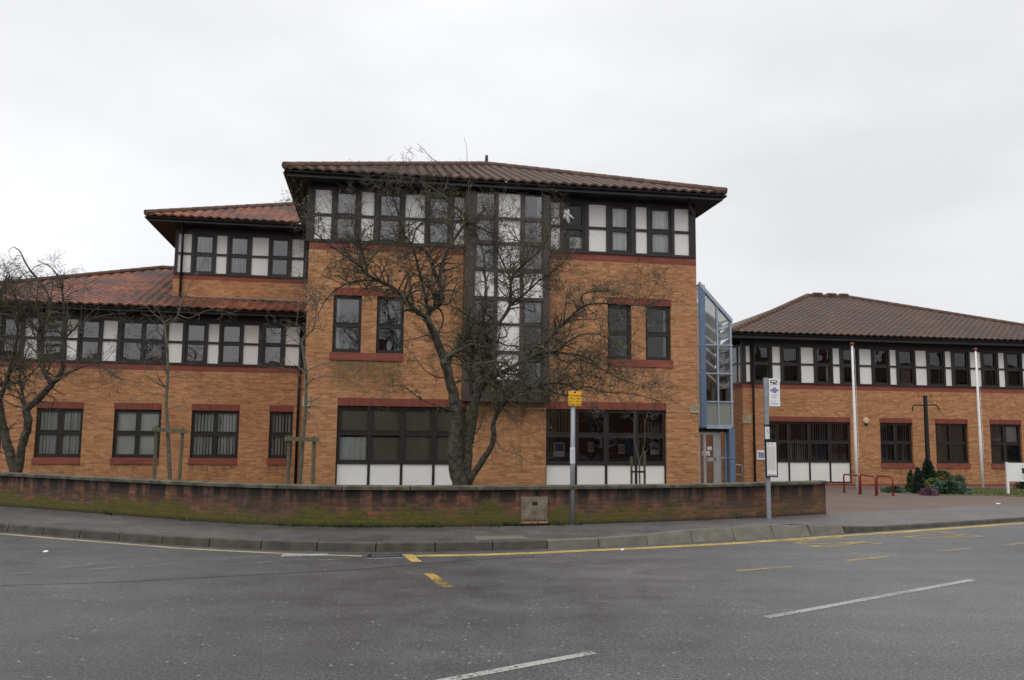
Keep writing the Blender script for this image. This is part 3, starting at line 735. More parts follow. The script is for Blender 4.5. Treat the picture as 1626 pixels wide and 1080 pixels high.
# utility cabinet door in the wall
a, b = onz(820, 826, .24), onz(863, 826, .24)
i0 = min(range(len(WP)), key=lambda i: abs(WP[i].x - (a.x + b.x) / 2)); n = knorm(WP, i0); d = Vector((n.y, -n.x, 0)); c = Vector((WP[i0].x, WP[i0].y, 0))
cw = (b - a).length
cb = empty('utility_cabinet', (c.x, c.y, .165), math.atan2(d.y, d.x), 'pale square concrete utility cabinet door set into the mossy brick wall', 'utility cabinet')
f = MB(); f.box(-cw / 2, cw / 2, -.035, .02, .09, .52); f.box(-cw / 2 + .03, cw / 2 - .03, -.042, -.034, .12, .49); f.build('door', 'concrete', cb)
f = MB(); f.box(-.05, .05, -.048, -.041, .37, .43); f.build('vent', 'black_iron', cb)
f = MB(); f.box(-cw / 2 - .01, cw / 2 + .01, -.055, .02, .035, .075); f.build('sill', 'terracotta', cb)
# weeds along the foot of the wall
wm = MB(); rg = random.Random(21)
for px in list(range(430, 700, 6)) + list(range(780, 900, 5)) + list(range(912, 930, 3)) + [60, 75, 240, 250, 300, 320, 1100, 1130, 1210, 1270]:
    if rg.random() < .45: continue
    p = onz(px, 838, .165); i0 = min(range(len(WP)), key=lambda i: abs(WP[i].x - p.x)); p = WP[i0] + Vector((p.x - WP[i0].x, 0, 0))
    for _ in range(rg.randint(6, 16)):
        q = rg.uniform(0, 6.28); r = rg.uniform(.0, .07); o = Vector((p.x + r * math.cos(q), p.y - .035 - abs(r * math.sin(q)) * .6, .155)); t = o + Vector((rg.uniform(-.05, .05), rg.uniform(-.05, .01), rg.uniform(.02, .09)))
        w = Vector((math.cos(q), math.sin(q), 0)) * .012; wm.add([o - w, o + w, t + w * .6, t - w * .4], [(0, 1, 2, 3)])
tag(wm.build('weeds', 'weed'), 'small green weeds and moss tufts along the foot of the boundary wall', 'weeds', kind='stuff')

# ================================================================== CENTRE BLOCK
FM = Frame(23.9, .158, 483, 600)
cbk = empty('office_building', FM.loc, FM.a, 'three storey buff brick centre block with pyramid tiled roof and tall glazed bay', 'office building', 'blocks of the council offices')
h = FM.h; X = lambda px, py: FM.x(px, py)
XR = X(1108, 600); ZB = -.2
z_rb = FM.z((487, 384), (737, 392), (876, 400), (1104, 411)); z_rt = FM.z((500, 300), (1080, 331)) + .05
z_tr = FM.z((505, 341), (1082, 368))
z_l1 = FM.z((529, 456.7), (631, 458.5), (966.7, 472.6), (1066.7, 475.6)); z_s1 = FM.z((525.6, 572), (640, 572.6), (1069, 585))
z_l1b = z_l1 - .215; z_w1b = z_s1 + .215
z_lg = FM.z((536, 630.7), (715.6, 633.3), (866.7, 638), (1059, 641)); z_lgb = z_lg - .215
z_pt = FM.z((534, 736.3), (715, 736.3), (866.7, 739), (1057, 740)); z_gt = FM.z((534, 688), (1058, 691)); z_pb = z_pt - .83
G1 = (X(534, 700), X(740, 700)); G2 = (X(867, 700), X(1058.5, 700))
W1 = [(X(528.5, 515), X(573.7, 515)), (X(597.8, 515), X(641.5, 515)), (X(965, 530), X(1003, 530)), (X(1025.4, 530), X(1065.6, 530))]
holes = [(G1[0], G1[1], z_pb - .06, z_lgb), (G2[0], G2[1], z_pb - .06, z_lgb)] + [(a, b, z_w1b, z_l1b) for a, b in W1]
body(cbk, 0, XR, 13, ZB, z_rb + .02, holes)
mb = MB(); mb.box(.02, XR - .02, .15, 12.9, z_rb + .02, z_rt + .1); 
core = MB(); core.box(.3, XR - .3, 3.2, 3.3, ZB, z_rt); core.box(.3, XR - .3, .3, 3.2, z_lg + .25, z_lg + .4); core.box(.3, XR - .3, .3, 3.2, z_l1 + .25, z_l1 + .4); core.build('interior_wall', 'interior', cbk)
# 2nd floor side walls
f = MB(); f.quad((0, 13, z_rb), (0, .16, z_rb), (0, .16, z_rt), (0, 13, z_rt)); f.quad((XR, .16, z_rb), (XR, 13, z_rb), (XR, 13, z_rt), (XR, .16, z_rt)); f.quad((XR, 13, z_rb), (0, 13, z_rb), (0, 13, z_rt), (XR, 13, z_rt)); f.build('upper_cladding', 'dark_frame', cbk)
BX0, BX1 = X(740, 470), X(873, 470)
lintel(cbk, 0, BX0, z_rb - .215, z_rb - .002, mat='red_brick', nm='brick_band'); lintel(cbk, BX1, XR, z_rb - .215, z_rb - .002, mat='red_brick', nm='brick_band')
lintel(cbk, W1[0][0] - .01, W1[1][1] + .01, z_l1b, z_l1); lintel(cbk, W1[2][0] - .02, W1[3][1] + .02, z_l1b, z_l1)
lintel(cbk, W1[0][0] - .06, W1[1][1], z_s1, z_w1b, -.03, 'red_brick', 'sill'); lintel(cbk, W1[2][0] - .02, W1[3][1] + .05, z_s1, z_w1b, -.03, 'red_brick', 'sill')
lintel(cbk, G1[0], G1[1], z_lgb, z_lg); lintel(cbk, G2[0], G2[1], z_lgb, z_lg)
for a, b, zz in ((0, G1[0], z_lgb), (G1[1], G2[0], z_lgb), (G2[1], XR, z_lgb), (0, W1[0][0], z_l1b), (W1[3][1] + .03, XR, z_l1b)): f = MB(); f.box(a, b, -.003, .02, zz - .010, zz + .004); f.build('joint_line', 'pale_line', cbk)
stain(cbk, W1[0][0] - .06, W1[1][1], z_lg + .15, z_s1, 'green_stain'); stain(cbk, W1[2][0], W1[3][1] + .05, z_lg + .4, z_s1, 'grime'); stain(cbk, BX0 - .3, BX1 + .3, .2, z_lg + .2)
V = lambda m_='blind', a=0, b=1, c=0, d=1: ('v', a, b, c, d, m_)
for k, (a, b) in enumerate(W1):
    bl = [('c', .02, .22, 0, 1, 'blind')] if k < 1 else [('c', .78, .98, 0, 1, 'blind')]
    if k == 2: bl = [('c', .04, .16, 0, 1, 'blind')]
    window(cbk, a + .003, b - .003, z_w1b + .003, z_l1b - .003, 1, ((z_w1b + z_l1b) / 2 - .02,), y=.09, blind=bl, pane='dark_glass' if k > 1 else 'glass')
def floor_window(par, x0, x1, zb, zp, zt_, zl, cols, blinds, pane):
    window(par, x0 + .003, x1 - .003, zp, zl - .003, cols, (zt_,), y=.10, fw=.06, mw=.09, pane=pane, blind=blinds)
    f = MB(); w = (x1 - x0) / cols
    for i in range(cols + 1):
        c = x0 + i * w; f.box(max(x0 + .003, c - .035), min(x1 - .003, c + .035), .09, .16, zb, zp - .001)
    f.box(x0 + .003, x1 - .003, .088, .162, zb - .055, zb - .001); f.build('timber_frame', 'dark_frame', par)
    for i in range(cols):
        a = x0 + i * w + (.036 if i else .04); b = x0 + (i + 1) * w - (.036 if i < cols - 1 else .04)
        m_ = MB(); m_.box(a, b, .115, .15, zb + .002, zp - .003); m_.build('infill_panel', 'white_panel', par)
floor_window(cbk, G1[0], G1[1], z_pb, z_pt, z_gt, z_lgb, 4, [('c', .02, .245, .02, .46, 'blind'), ('r', .27, .48, 0, .46, 'dim_blind'), ('r', .27, 1, .5, 1, 'dim_blind'), ('r', .5, 1, 0, .49, 'dim_blind'), ('r', .02, .24, .5, 1, 'dim_blind')], 'clear_glass')
floor_window(cbk, G2[0], G2[1], z_pb, z_pt, z_gt, z_lgb, 4, [V('dim_blind', 0, .22, .5, .95), V('dim_blind', .8, 1, .5, .8), V('dim_blind', .78, .84, 0, .5)], 'dark_glass')
# 2nd floor ribbons
def items(fr, spec, py0, py1, x0, x1):
    out = []
    for s_ in spec:
        f_ = (s_[1] - x0) / (x1 - x0); py = py0 + (py1 - py0) * f_; out.append((s_[0], fr.x(s_[1], py), fr.x(s_[2], py)) + tuple(s_[3:]))
    return out
sp = [('p', 499, 525.7), ('w', 532, 567), ('p', 573, 593.3), ('w', 601, 637), ('p', 643, 674), ('w', 680, 714), ('p', 720.7, 738)]
ribbon(cbk, X(486, 365), BX0, z_rb, z_rt, z_tr, items(FM, sp, 361, 370, 499, 738), blinds=[None, [('r', 0, 1, 0, 1, 'grey_blind')]] * 3 + [None])
sp = [('p', 874.8, 889.6), ('w', 896, 928), ('p', 935, 963), ('w', 969.6, 1002), ('p', 1009.6, 1027.8), ('w', 1033, 1066), ('p', 1071, 1094.4)]
ribbon(cbk, BX1, X(1103.5, 380), z_rb, z_rt, z_tr, items(FM, sp, 372, 384, 875, 1094), blinds=[None, [('r', .3, 1, 0, .3, 'blind')], None, [('c', 0, .85, 0, 1, 'blind')], None, [('c', .1, 1, 0, 1, 'blind')], None], pane='clear_glass')
f = MB(); f.box(.0, X(486, 365) - .001, .0, .16, z_rb, z_rt); f.box(X(1103.5, 380) + .001, XR, .0, .16, z_rb, z_rt); f.box(0, XR, .03, .15, z_rt + .001, z_rt + .12); f.build('corner_post', 'dark_frame', cbk)
# tall bay
zb0 = FM.z((740, 636), (873, 640), n=-.4); zb1 = z_rt
yb = -.38; bay = MB()
cx = [FM.x(739.6, 330, yb), FM.x(756, 330, yb), FM.x(786.5, 330, yb), FM.x(792, 330, yb), FM.x(827, 330, yb), FM.x(832.5, 330, yb), FM.x(863, 330, yb), FM.x(873.3, 330, yb)]
ry = [(307, 345), (349, 384.5), (389, 427), (431.5, 471.5), (477, 513), (516.5, 557), (562, 605)]
rz_ = [(FM.h(808, a, yb)[1], FM.h(808, b, yb)[1]) for a, b in ry]
for a, b in ((cx[0], cx[1]), (cx[2], cx[3]), (cx[4], cx[5]), (cx[6], cx[7])): bay.box(a, b, yb - (.03 if a in (cx[0], cx[6]) else 0), .1, zb0, zb1 + .02)
zz = [zb1 + .02] + [v for r_ in rz_ for v in r_] + [zb0]
for k in range(0, len(zz), 2):
    for a, b in ((cx[1], cx[2]), (cx[3], cx[4]), (cx[5], cx[6])): bay.box(a, b, yb + .008, .1, zz[k + 1], zz[k])
bo = bay.build('bay_window', 'bay_frame', cbk)
for r_, (zt2, zb2) in enumerate(rz_):
    for c in range(3):
        a, b = cx[1 + 2 * c], cx[2 + 2 * c]
        white = c == 1 or r_ == 3
        if white:
            m_ = MB(); m_.box(a + .003, b - .003, yb + .05, yb + .08, zb2 + .003, zt2 - .003); m_.build('infill_panel', 'white_panel', bo)
        else:
            s_ = MB(); t_ = .035
            s_.box(a, a + t_, yb + .03, yb + .07, zb2, zt2); s_.box(b - t_, b, yb + .03, yb + .07, zb2, zt2); s_.box(a + t_, b - t_, yb + .03, yb + .07, zb2, zb2 + t_); s_.box(a + t_, b - t_, yb + .03, yb + .07, zt2 - t_, zt2); s_.build('sash', 'bay_frame', bo)
            m_ = MB(); m_.quad((a, yb + .055, zb2), (b, yb + .055, zb2), (b, yb + .055, zt2), (a, yb + .055, zt2)); m_.build('pane', 'glass' if r_ < 5 else 'dark_glass', bo)
            if True:
                m_ = MB(); A_, B_ = (a + t_, b - t_) if r_ in (0, 1, 2) and c == 0 or r_ == 2 else ((b - .16, b - t_) if c == 2 else (a + t_, a + .2))
                m_.box(A_, B_, yb + .13, yb + .135, zb2, zt2); m_.build('blind', 'grey_blind' if r_ == 2 else 'blind', bo)
f = MB(); f.box(cx[0] + .01, cx[7] - .01, yb + .3, yb + .34, zb0 + .01, zb1 - .01); f.build('backing', 'interior', bo)
# stone kneelers
def kneeler(par, x0, x1, z0, z1):
    f = MB(); f.box(x0, x1, -.035, .1, z0, z1); f.add([(x0 + .05, -.09, z1), (x1, -.09, z1), (x1, -.035, z0 + .05), (x0 + .05, -.035, z0 + .05), (x0 + .05, -.035, z1), (x1, -.035, z1)], [(0, 3, 2, 1), (0, 1, 5, 4), (0, 4, 3), (1, 2, 5)]); f.build('kneeler', 'stone', par)
kneeler(cbk, X(1096, 648), XR + .02, FM.h(1100, 655.5)[1], FM.h(1100, 640.7)[1]); kneeler(cbk, -.02, X(493, 636), FM.h(485, 646)[1], FM.h(485, 629)[1])
# eaves and roof
OV = .65
ze_b = FM.z((447, 277), n=-OV) ; ze_t = FM.z((447, 266.5), n=-OV)
DM = XR
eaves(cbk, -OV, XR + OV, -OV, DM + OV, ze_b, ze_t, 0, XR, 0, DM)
zap = FM.h(765, 263, XR / 2)[1]; half = XR / 2 + OV; tp = (zap - ze_t) / half; L = XR + 2 * OV
E0 = -OV - .04; LL = L + .08; hf = LL / 2
sm = lambda u: max(0, min(u, LL - u))
slope(cbk, 'roof', (E0, E0, ze_t), (1, 0, 0), (0, 1, 0), LL, tp, sm, 'main_tile')
slope(cbk, 'roof', (E0 + LL, E0, ze_t), (0, 1, 0), (-1, 0, 0), LL, tp, sm, 'main_tile', sub=4)
slope(cbk, 'roof', (E0, E0 + LL, ze_t), (0, -1, 0), (1, 0, 0), LL, tp, sm, 'main_tile', sub=4)
slope(cbk, 'roof', (E0 + LL, E0 + LL, ze_t), (-1, 0, 0), (0, -1, 0), LL, tp, sm, 'main_tile', sub=2)
ap = (E0 + hf, E0 + hf, ze_t + hf * tp + .05)
for cx_, cy_ in ((E0, E0), (E0 + LL, E0)): ridge(cbk, (cx_, cy_, ze_t + .06), ap, .10)
f = MB(); f.tube([Vector(ap), Vector(ap) + Vector((0, 0, .32))], [.07, .05], 10); f.build('finial', 'black_iron', cbk)
pipe(cbk, [(X(1088, 345), -.6, ze_b + .05), (X(1088, 345), -.35, ze_b - .12), (XR + .06, .3, ze_b - .5), (XR + .06, .3, 0)], .04)

# ================================================================== LEFT WING
FL = Frame(30.0, .195, 478, 640)
lw = empty('office_building', FL.loc, FL.a, 'long two storey left wing with red tiled roof and two rows of windows', 'office building', 'blocks of the council offices')
X = lambda px, py: FL.x(px, py)
XE = 2.2; XS = -16.5
z_b = FL.z((107, 574), (474, 585)); z_t = FL.z((192.6, 507.8), (478, 515)); z_m = FL.z((163, 540), (478, 548.5))
z_lg = FL.z((63, 636), (181.5, 639), (304, 642), (466, 645)); z_lgb = z_lg - .215
z_sb = FL.z((52, 734), (176, 736), (302, 739), (426, 741)); z_st = z_sb + .215
gw = [(X(56, 684), X(130.5, 684)), (X(179.5, 688), X(254.8, 688)), (X(302.8, 690), X(378.8, 690)), (X(427, 692), X(464.3, 692)), (X(-72, 684), X(3, 684)), (X(-200, 680), X(-124, 680))]
body(lw, XS, XE, 12, ZB, z_b + .02, [(a, b, z_st, z_lgb) for a, b in gw])
core = MB(); core.box(XS + .3, XE - .3, 2.6, 2.7, ZB, z_t); core.box(XS + .3, XE - .3, .3, 2.6, z_b - .4, z_b - .25); core.build('interior_wall', 'interior', lw)
f = MB(); f.quad((XS, 12, z_b), (XS, .16, z_b), (XS, .16, z_t), (XS, 12, z_t)); f.quad((XE, .16, z_b), (XE, 12, z_b), (XE, 12, z_t), (XE, .16, z_t)); f.box(XS, XE, .03, .15, z_t + .001, z_t + .25); f.build('upper_cladding', 'dark_frame', lw)
lintel(lw, XS, XE, z_b - .2, z_b - .002, mat='red_brick', nm='brick_band')
for q in (-14, -8): stain(lw, q, q + 2.2, z_b - .9, z_b - .21)
for k, (a, b) in enumerate(gw):
    stain(lw, a - .08, b + .02, z_sb - .75, z_sb); lintel(lw, a - .02, b + .01, z_lgb, z_lg); lintel(lw, a - .04, b - .02, z_sb, z_st, -.03, 'red_brick', 'sill')
    n = 1 if k == 3 else 2
    bl = [V('blind')] if k in (0, 3, 4, 5) else [('r', .05, .96, .04, .97, 'blind')] if k == 1 else [V('blind', 0, 1, .5, 1), V('blind', 0, .5, 0, .5), V('blind', .5, 1, .06, .5)]
    window(lw, a + .003, b - .003, z_st + .003, z_lgb - .003, n, ((z_st + z_lgb) / 2 + .02,), y=.09, fw=.06, mw=.08, blind=bl, seed=k, pane='clear_glass')
sp = [('w', -178, -147), ('p', -143, -124), ('w', -119, -88), ('p', -84, -60), ('w', -55, -24), ('p', -20, -3), ('w', 1, 33), ('p', 38, 60), ('w', 65, 99), ('p', 104, 122), ('w', 126, 158), ('p', 162, 185), ('w', 191.5, 261, 2), ('p', 266.5, 289), ('w', 294, 326), ('p', 329.6, 347), ('w', 351, 382.6), ('p', 386, 410), ('w', 418, 448), ('p', 452.6, 475)]
bls = [None] * 20
bls[10] = [V('dim_blind', 0, 1, .0, .6)]; bls[6] = [('r', .2, .6, .3, .5, 'blind')]; bls[12] = [('r', .72, .9, .05, .4, 'cream')]
ribbon(lw, XS + .1, X(478.5, 550), z_b, z_t, z_m, items(FL, sp, 549, 553, -178, 475), blinds=bls, pane='glass')
f = MB(); f.box(X(478.5, 550) + .001, XE, 0, .16, z_b, z_t); f.build('corner_post', 'dark_frame', lw)
ze_b = FL.z((474, 502.5), (185, 492), n=-OV); ze_t = FL.z((478, 493.5), (148, 483.5), n=-OV)
tp = .36
def slope_hit(fr, px, py, y0, z0, tp):   # where a pixel's ray meets a roof plane: local x, run
    D = ray(px, py); lo, hi = -5, 30
    for _ in range(60):
        n = (lo + hi) / 2; x_, z_ = fr.h(px, py, n)
        if z_ > z0 + (n - y0) * tp: lo = n
        else: hi = n
    return x_, n - y0
xa, ra = slope_hit(FL, 257, 428, -OV, ze_t, tp); xb, rb = slope_hit(FL, 0, 453.5, -OV, ze_t, tp)
sl_ = (ra - rb) / (xa - xb); XC = xa - ra / sl_        # where the hip meets the eave
XS2 = XC + 0
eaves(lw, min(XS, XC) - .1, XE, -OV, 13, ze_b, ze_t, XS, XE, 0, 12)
E0 = -OV - .04
x_start = min(XS - .1, XC)
TX = FL.x(276, 430)
sm = lambda u: max(0, min((u + x_start - XC) * sl_, ra)) if u + x_start < TX + .5 else 1.5
slope(lw, 'roof', (x_start, E0, ze_t), (1, 0, 0), (0, 1, 0), XE - x_start, tp, sm, 'red_tile')
ridge(lw, (XC, E0, ze_t + .05), (xa, E0 + ra, ze_t + ra * tp + .06), .10); ridge(lw, (xa, E0 + ra, ze_t + ra * tp + .06), (TX + .6, E0 + ra, ze_t + ra * tp + .06), .10)
f = MB(); zr = ze_t + ra * tp; f.quad((TX + .6, E0 + ra, zr), (xa, E0 + ra, zr), (xa, 13.6, ze_t), (TX + .6, 13.6, ze_t)); f.poly([(xa, E0 + ra, zr), (XC, E0, ze_t), (XC, 13.6, ze_t), (xa, 13.6, ze_t)]); f.build('back_roof', 'red_tile', lw)
pipe(lw, [(X(476.8, 560), -.07, ze_b + .05), (X(476.8, 560), -.07, 0)], .045)

# tower on the left wing
FT = Frame(30.75, .18, 478, 440)
tw_ = empty('office_building', FT.loc, FT.a, 'small upper storey block behind the left wing roof, with its own hipped tiled roof', 'office building', 'blocks of the council offices')
X = lambda px, py: FT.x(px, py)
T0 = X(275, 430); T1 = 1.9
z_b = FT.z((273.7, 436.5), (483, 442)); z_t = FT.z((281, 369), (483, 376.5)); z_m = FT.z((279, 402.5), (483, 410))
body(tw_, T0, T1, 11, 3.5, z_b + .02, [])
lintel(tw_, T0, T1, z_b - .17, z_b - .002, mat='red_brick', nm='brick_band')
f = MB(); f.quad((T0, 11, z_b), (T0, .16, z_b), (T0, .16, z_t), (T0, 11, z_t)); f.quad((T1, .16, z_b), (T1, 11, z_b), (T1, 11, z_t), (T1, .16, z_t)); f.box(T0, T1, .03, .15, z_t + .001, z_t + .25); f.build('upper_cladding', 'dark_frame', tw_)
core = MB(); core.box(T0 + .3, T1 - .3, 2.6, 2.7, z_b, z_t); core.build('interior_wall', 'interior', tw_)
sp = [('p', 282, 303.5), ('w', 308.5, 339.5), ('p', 343.3, 360), ('w', 364.4, 394.5), ('p', 399.5, 426), ('w', 430, 458.5), ('p', 463, 482)]
ribbon(tw_, T0 + .02, X(483.5, 425), z_b, z_t, z_m, items(FT, sp, 405, 411, 282, 482), blinds=[None, [V()], None, [V()], None, [('r', .86, 1, 0, 1, 'blind')], None], pane='glass')
f = MB(); f.box(X(483.5, 425) + .001, T1, 0, .16, z_b, z_t); f.build('corner_post', 'dark_frame', tw_)
OT = .72
ze_b = FT.z((233, 350), (475.6, 360), n=-OT); ze_t = FT.z((236, 343), (472, 351), n=-OT)
TE0 = FT.x(233, 345, -OT)
eaves(tw_, TE0, T1, -OT, 11.6, ze_b, ze_t, T0, T1, 0, 11)
best = None
for k in range(200):
    t_ = .2 + k * .003; x_, r_ = slope_hit(FT, 462, 327, -OT, ze_t, t_)
    if best is None or abs((x_ - TE0) - r_) < best[0]: best = (abs((x_ - TE0) - r_), t_, r_)
tp = best[1]; E0 = -OT - .04; LT = T1 + .1 - TE0
sm = lambda u: max(0, min(u, 6.1))
slope(tw_, 'roof', (TE0 - .04, E0, ze_t), (1, 0, 0), (0, 1, 0), LT, tp, sm, 'red_tile')
slope(tw_, 'roof', (TE0 - .04, E0 + 12.2, ze_t), (0, -1, 0), (1, 0, 0), 12.2, tp, lambda u: max(0, min(u, 12.2 - u, LT)), 'red_tile', sub=4)
rr = min(6.1, LT)
ridge(tw_, (TE0 - .04, E0, ze_t + .05), (TE0 - .04 + rr, E0 + rr, ze_t + rr * tp + .05), .10)
pipe(tw_, [(X(290, 400), -.5, ze_b + .04), (X(290, 400), -.12, ze_b - .15), (X(290, 400), -.1, ze_b - .4), (X(288.5, 440), -.1, FT.h(288, 471)[1])], .045)
pz = FT.h(288, 473, -.15)[1]
pipe(tw_, [(X(289, 473), -.15, pz), (X(437, 480), -.15, FT.h(437, 479.5, -.15)[1])], .045, 'waste_pipe')
f = MB(); zl = FT.h(300, 476)[1]; f.add([(T0 - .35, -.02, zl - .0), (T1, -.02, zl - .0), (T1, -.32, zl - .17), (T0 - .35, -.32, zl - .17), (T0 - .35, -.02, zl + .12), (T1, -.02, zl + .12)], [(0, 3, 2, 1), (0, 1, 5, 4)]); f.build('lead_flashing', 'lead', tw_)

# ================================================================== RIGHT WING
FR = Frame(33.0, .155, 1180.5, 690)
rw = empty('office_building', FR.loc, FR.a, 'two storey right wing with brown hipped tiled roof beyond the paved forecourt', 'office building', 'blocks of the council offices')
X = lambda px, py: FR.x(px, py)
XE = X(1790, 650)
z_b = FR.z((1181.7, 609.5), (1626, 617)); z_t = FR.z((1185, 545.6), (1621.5, 560)); z_m = FR.z((1185, 576.5), (1621.5, 587))
z_lg = FR.z((1222, 662), (1349, 663), (1621.5, 666)); z_lgb = z_lg - .2
z_pb = FR.z((1255.6, 765), (1350.6, 765)); z_pt = FR.z((1255, 735), (1350, 734)); z_gt = FR.z((1255, 702), (1350, 702))
z_sb = FR.z((1399.8, 743.3), (1540.6, 743.6)); z_st = z_sb + .2
G = (X(1221, 700), X(1351.5, 700)); gw = [(X(1398, 700), X(1449.6, 700)), (X(1486, 700), X(1538, 700)), (X(1573, 700), X(1623, 700)), (X(1660, 700), X(1710, 700))]
body(rw, 0, XE, 12, -.4, z_b + .02, [(G[0], G[1], z_pb - .06, z_lgb)] + [(a, b, z_st, z_lgb) for a, b in gw])
core = MB(); core.box(.3, XE - .3, 3, 3.1, ZB, z_t); core.box(.3, XE - .3, .3, 3, z_b - .4, z_b - .25); core.build('interior_wall', 'interior', rw)
f = MB(); f.quad((0, 12, z_b), (0, 4.4, z_b), (0, 4.4, z_t), (0, 12, z_t)); f.quad((XE, .16, z_b), (XE, 12, z_b), (XE, 12, z_t), (XE, .16, z_t)); f.box(0, XE, .03, .15, z_t + .001, z_t + .25); f.build('upper_cladding', 'dark_frame', rw)
lintel(rw, 0, XE, z_b - .2, z_b - .002, mat='red_brick', nm='brick_band'); lintel(rw, -.01, XE, -.3, z_pb - .08, -.03, 'red_brick', 'plinth')
f = MB(); f.box(-.004, .1, 0, 12, z_b - .2, z_b - .002); f.build('brick_band', 'red_brick', rw)
lintel(rw, G[0], G[1], z_lgb, z_lg)
floor_window(rw, G[0], G[1], z_pb, z_pt, z_gt, z_lgb, 4, [V('dim_blind', 0, .24, .0, 1), V('dim_blind', .26, .49, .5, 1), V('blind', .26, .49, 0, .5), V('dim_blind', .51, 1, .5, 1), V('dim_blind', .51, .74, 0, .5), V('dim_blind', .76, 1, 0, .5)], 'dark_glass')
for k, (a, b) in enumerate(gw):
    stain(rw, a - .05, b + .06, z_sb - .6, z_sb); lintel(rw, a - .02, b + .01, z_lgb, z_lg); lintel(rw, a - .02, b + .04, z_sb, z_st, -.03, 'red_brick', 'sill')
    bl = [[V('dim_blind'), V('blind', .5, 1, 0, .5)], [('r', 0, 1, 0, 1, 'dim_blind')], [('r', .5, .97, .5, 1, 'blind'), ('r', 0, .5, 0, 1, 'dim_blind')], [V('dim_blind')]][k]
    window(rw, a + .003, b - .003, z_st + .003, z_lgb - .003, 2, ((z_st + z_lgb) / 2 + .02,), y=.10, fw=.06, mw=.10, blind=bl, pane='dark_glass', seed=k)
sp = [('p', 1184.5, 1191.5), ('w', 1197, 1223), ('p', 1226.5, 1239.5), ('w', 1243, 1268.5), ('p', 1272, 1292.5), ('w', 1296, 1320), ('p', 1322.7, 1333.9), ('w', 1338, 1361.5), ('p', 1365, 1384.3), ('w', 1387.5, 1410.4), ('p', 1413.3, 1423.8), ('w', 1427, 1451), ('p', 1454.2, 1472), ('w', 1475.5, 1498), ('p', 1501.3, 1511.5), ('w', 1515, 1538), ('p', 1540.8, 1558.5), ('w', 1561.5, 1582.5), ('p', 1586, 1596), ('w', 1599, 1621.5), ('p', 1624, 1641), ('w', 1645, 1667), ('p', 1670, 1680), ('w', 1684, 1705), ('p', 1708, 1725), ('w', 1729, 1750)]
bls = [None] * len(sp); bls[5] = [('r', .75, .95, 0, .55, 'blind')]; bls[1] = [('r', .9, 1, 0, .6, 'blind')]; bls[11] = [('r', .3, .9, 0, .5, 'dim_blind')]; bls[17] = [V('dim_blind', 0, 1, 0, 1)]
ribbon(rw, .02, X(1760, 600), z_b, z_t, z_m, items(FR, sp, 577, 589, 1184, 1625), blinds=bls, pane='dark_glass')
# side ribbon on the return wall facing the glass link
f = MB(); f.box(-.02, .1, 0, 4.4, z_b, z_b + .07); f.box(-.02, .1, 0, 4.4, z_t - .06, z_t)
for a, b in ((.0, .18), (.45, .53), (1.5, 1.6), (1.9, 2.0), (3, 3.1), (4.3, 4.4)): f.box(-.015, .1, a, b, z_b + .07, z_t - .06)
f.box(-.012, .1, .18, 4.3, z_m - .035, z_m + .035); f.build('timber_frame', 'dark_frame', rw)
for a, b in ((.18, .45), (1.6, 1.9)):
    f = MB(); f.box(.03, .06, a + .002, b - .002, z_b + .072, z_m - .037); f.box(.03, .06, a + .002, b - .002, z_m + .037, z_t - .062); f.build('infill_panel', 'white_panel', rw)
f = MB()
for a, b in ((.53, 1.5), (2., 3.), (3.1, 4.3)): f.quad((.04, b, z_b), (.04, a, z_b), (.04, a, z_t), (.04, b, z_t))
f.build('side_pane', 'dark_glass', rw)
kneeler(rw, -.02, X(1192.6, 665), FR.h(1186, 672)[1], FR.h(1186, 659)[1])
ze_b = FR.z((1164, 533.5), (1626, 550.5), n=-OV); ze_t = FR.z((1164, 524.5), (1626, 542.5), n=-OV)
RE0 = FR.x(1160, 528, -OV) 
eaves(rw, RE0, XE + OV, -OV, 12.6, ze_b, ze_t, 0, XE, 0, 12)
tp = .40
x1_, r1_ = slope_hit(FR, 1281, 471, -OV, ze_t, tp); x2_, r2_ = slope_hit(FR, 1345, 473.5, -OV, ze_t, tp); x3_, r3_ = slope_hit(FR, 1626, 519, -OV, ze_t, tp)
rr = (r1_ + r2_) / 2; sl_ = (rr - r3_) / (x3_ - x2_); XZ = x2_ + rr / sl_
E0 = -OV - .04
sm = lambda u: max(0, min(rr * u / (x1_ - RE0), rr, (XZ - RE0 - u) * sl_))
slope(rw, 'roof', (RE0, E0, ze_t), (1, 0, 0), (0, 1, 0), min(XZ - RE0, XE + OV - RE0), tp, sm, 'brown_tile')
zr = ze_t + rr * tp; f = MB(); f.poly([(RE0, E0, ze_t), (x1_, E0 + rr, zr), (RE0, 12.6, ze_t)]); f.poly([(x1_, E0 + rr, zr), (x2_, E0 + rr, zr), (XE, 12.6, ze_t), (RE0, 12.6, ze_t)]); f.poly([(x2_, E0 + rr, zr), (min(XZ, XE + OV), E0, ze_t), (XE, 12.6, ze_t)]); f.build('back_roof', 'brown_tile', rw)
ridge(rw, (RE0, E0, ze_t + .04), (x1_, E0 + rr, zr + .05), .10); ridge(rw, (x1_, E0 + rr, zr + .05), (x2_, E0 + rr, zr + .05), .10); ridge(rw, (x2_, E0 + rr, zr + .05), (XZ, E0, ze_t + .04), .10)
for xx in (.25, .6, .9):
    f = MB(); c = x1_ + (x2_ - x1_) * xx; f.box(c - .22, c + .22, E0 + rr - .12, E0 + rr + .12, zr + .1, zr + .2); f.build('ridge_vent', 'ridge_tile', rw)
pipe(rw, [(X(1193.5, 560), -.45, ze_b + .05), (X(1193.5, 560), -.1, ze_b - .2), (X(1194, 580), -.09, z_b - .2), (X(1194, 600), -.09, -.2)], .045)
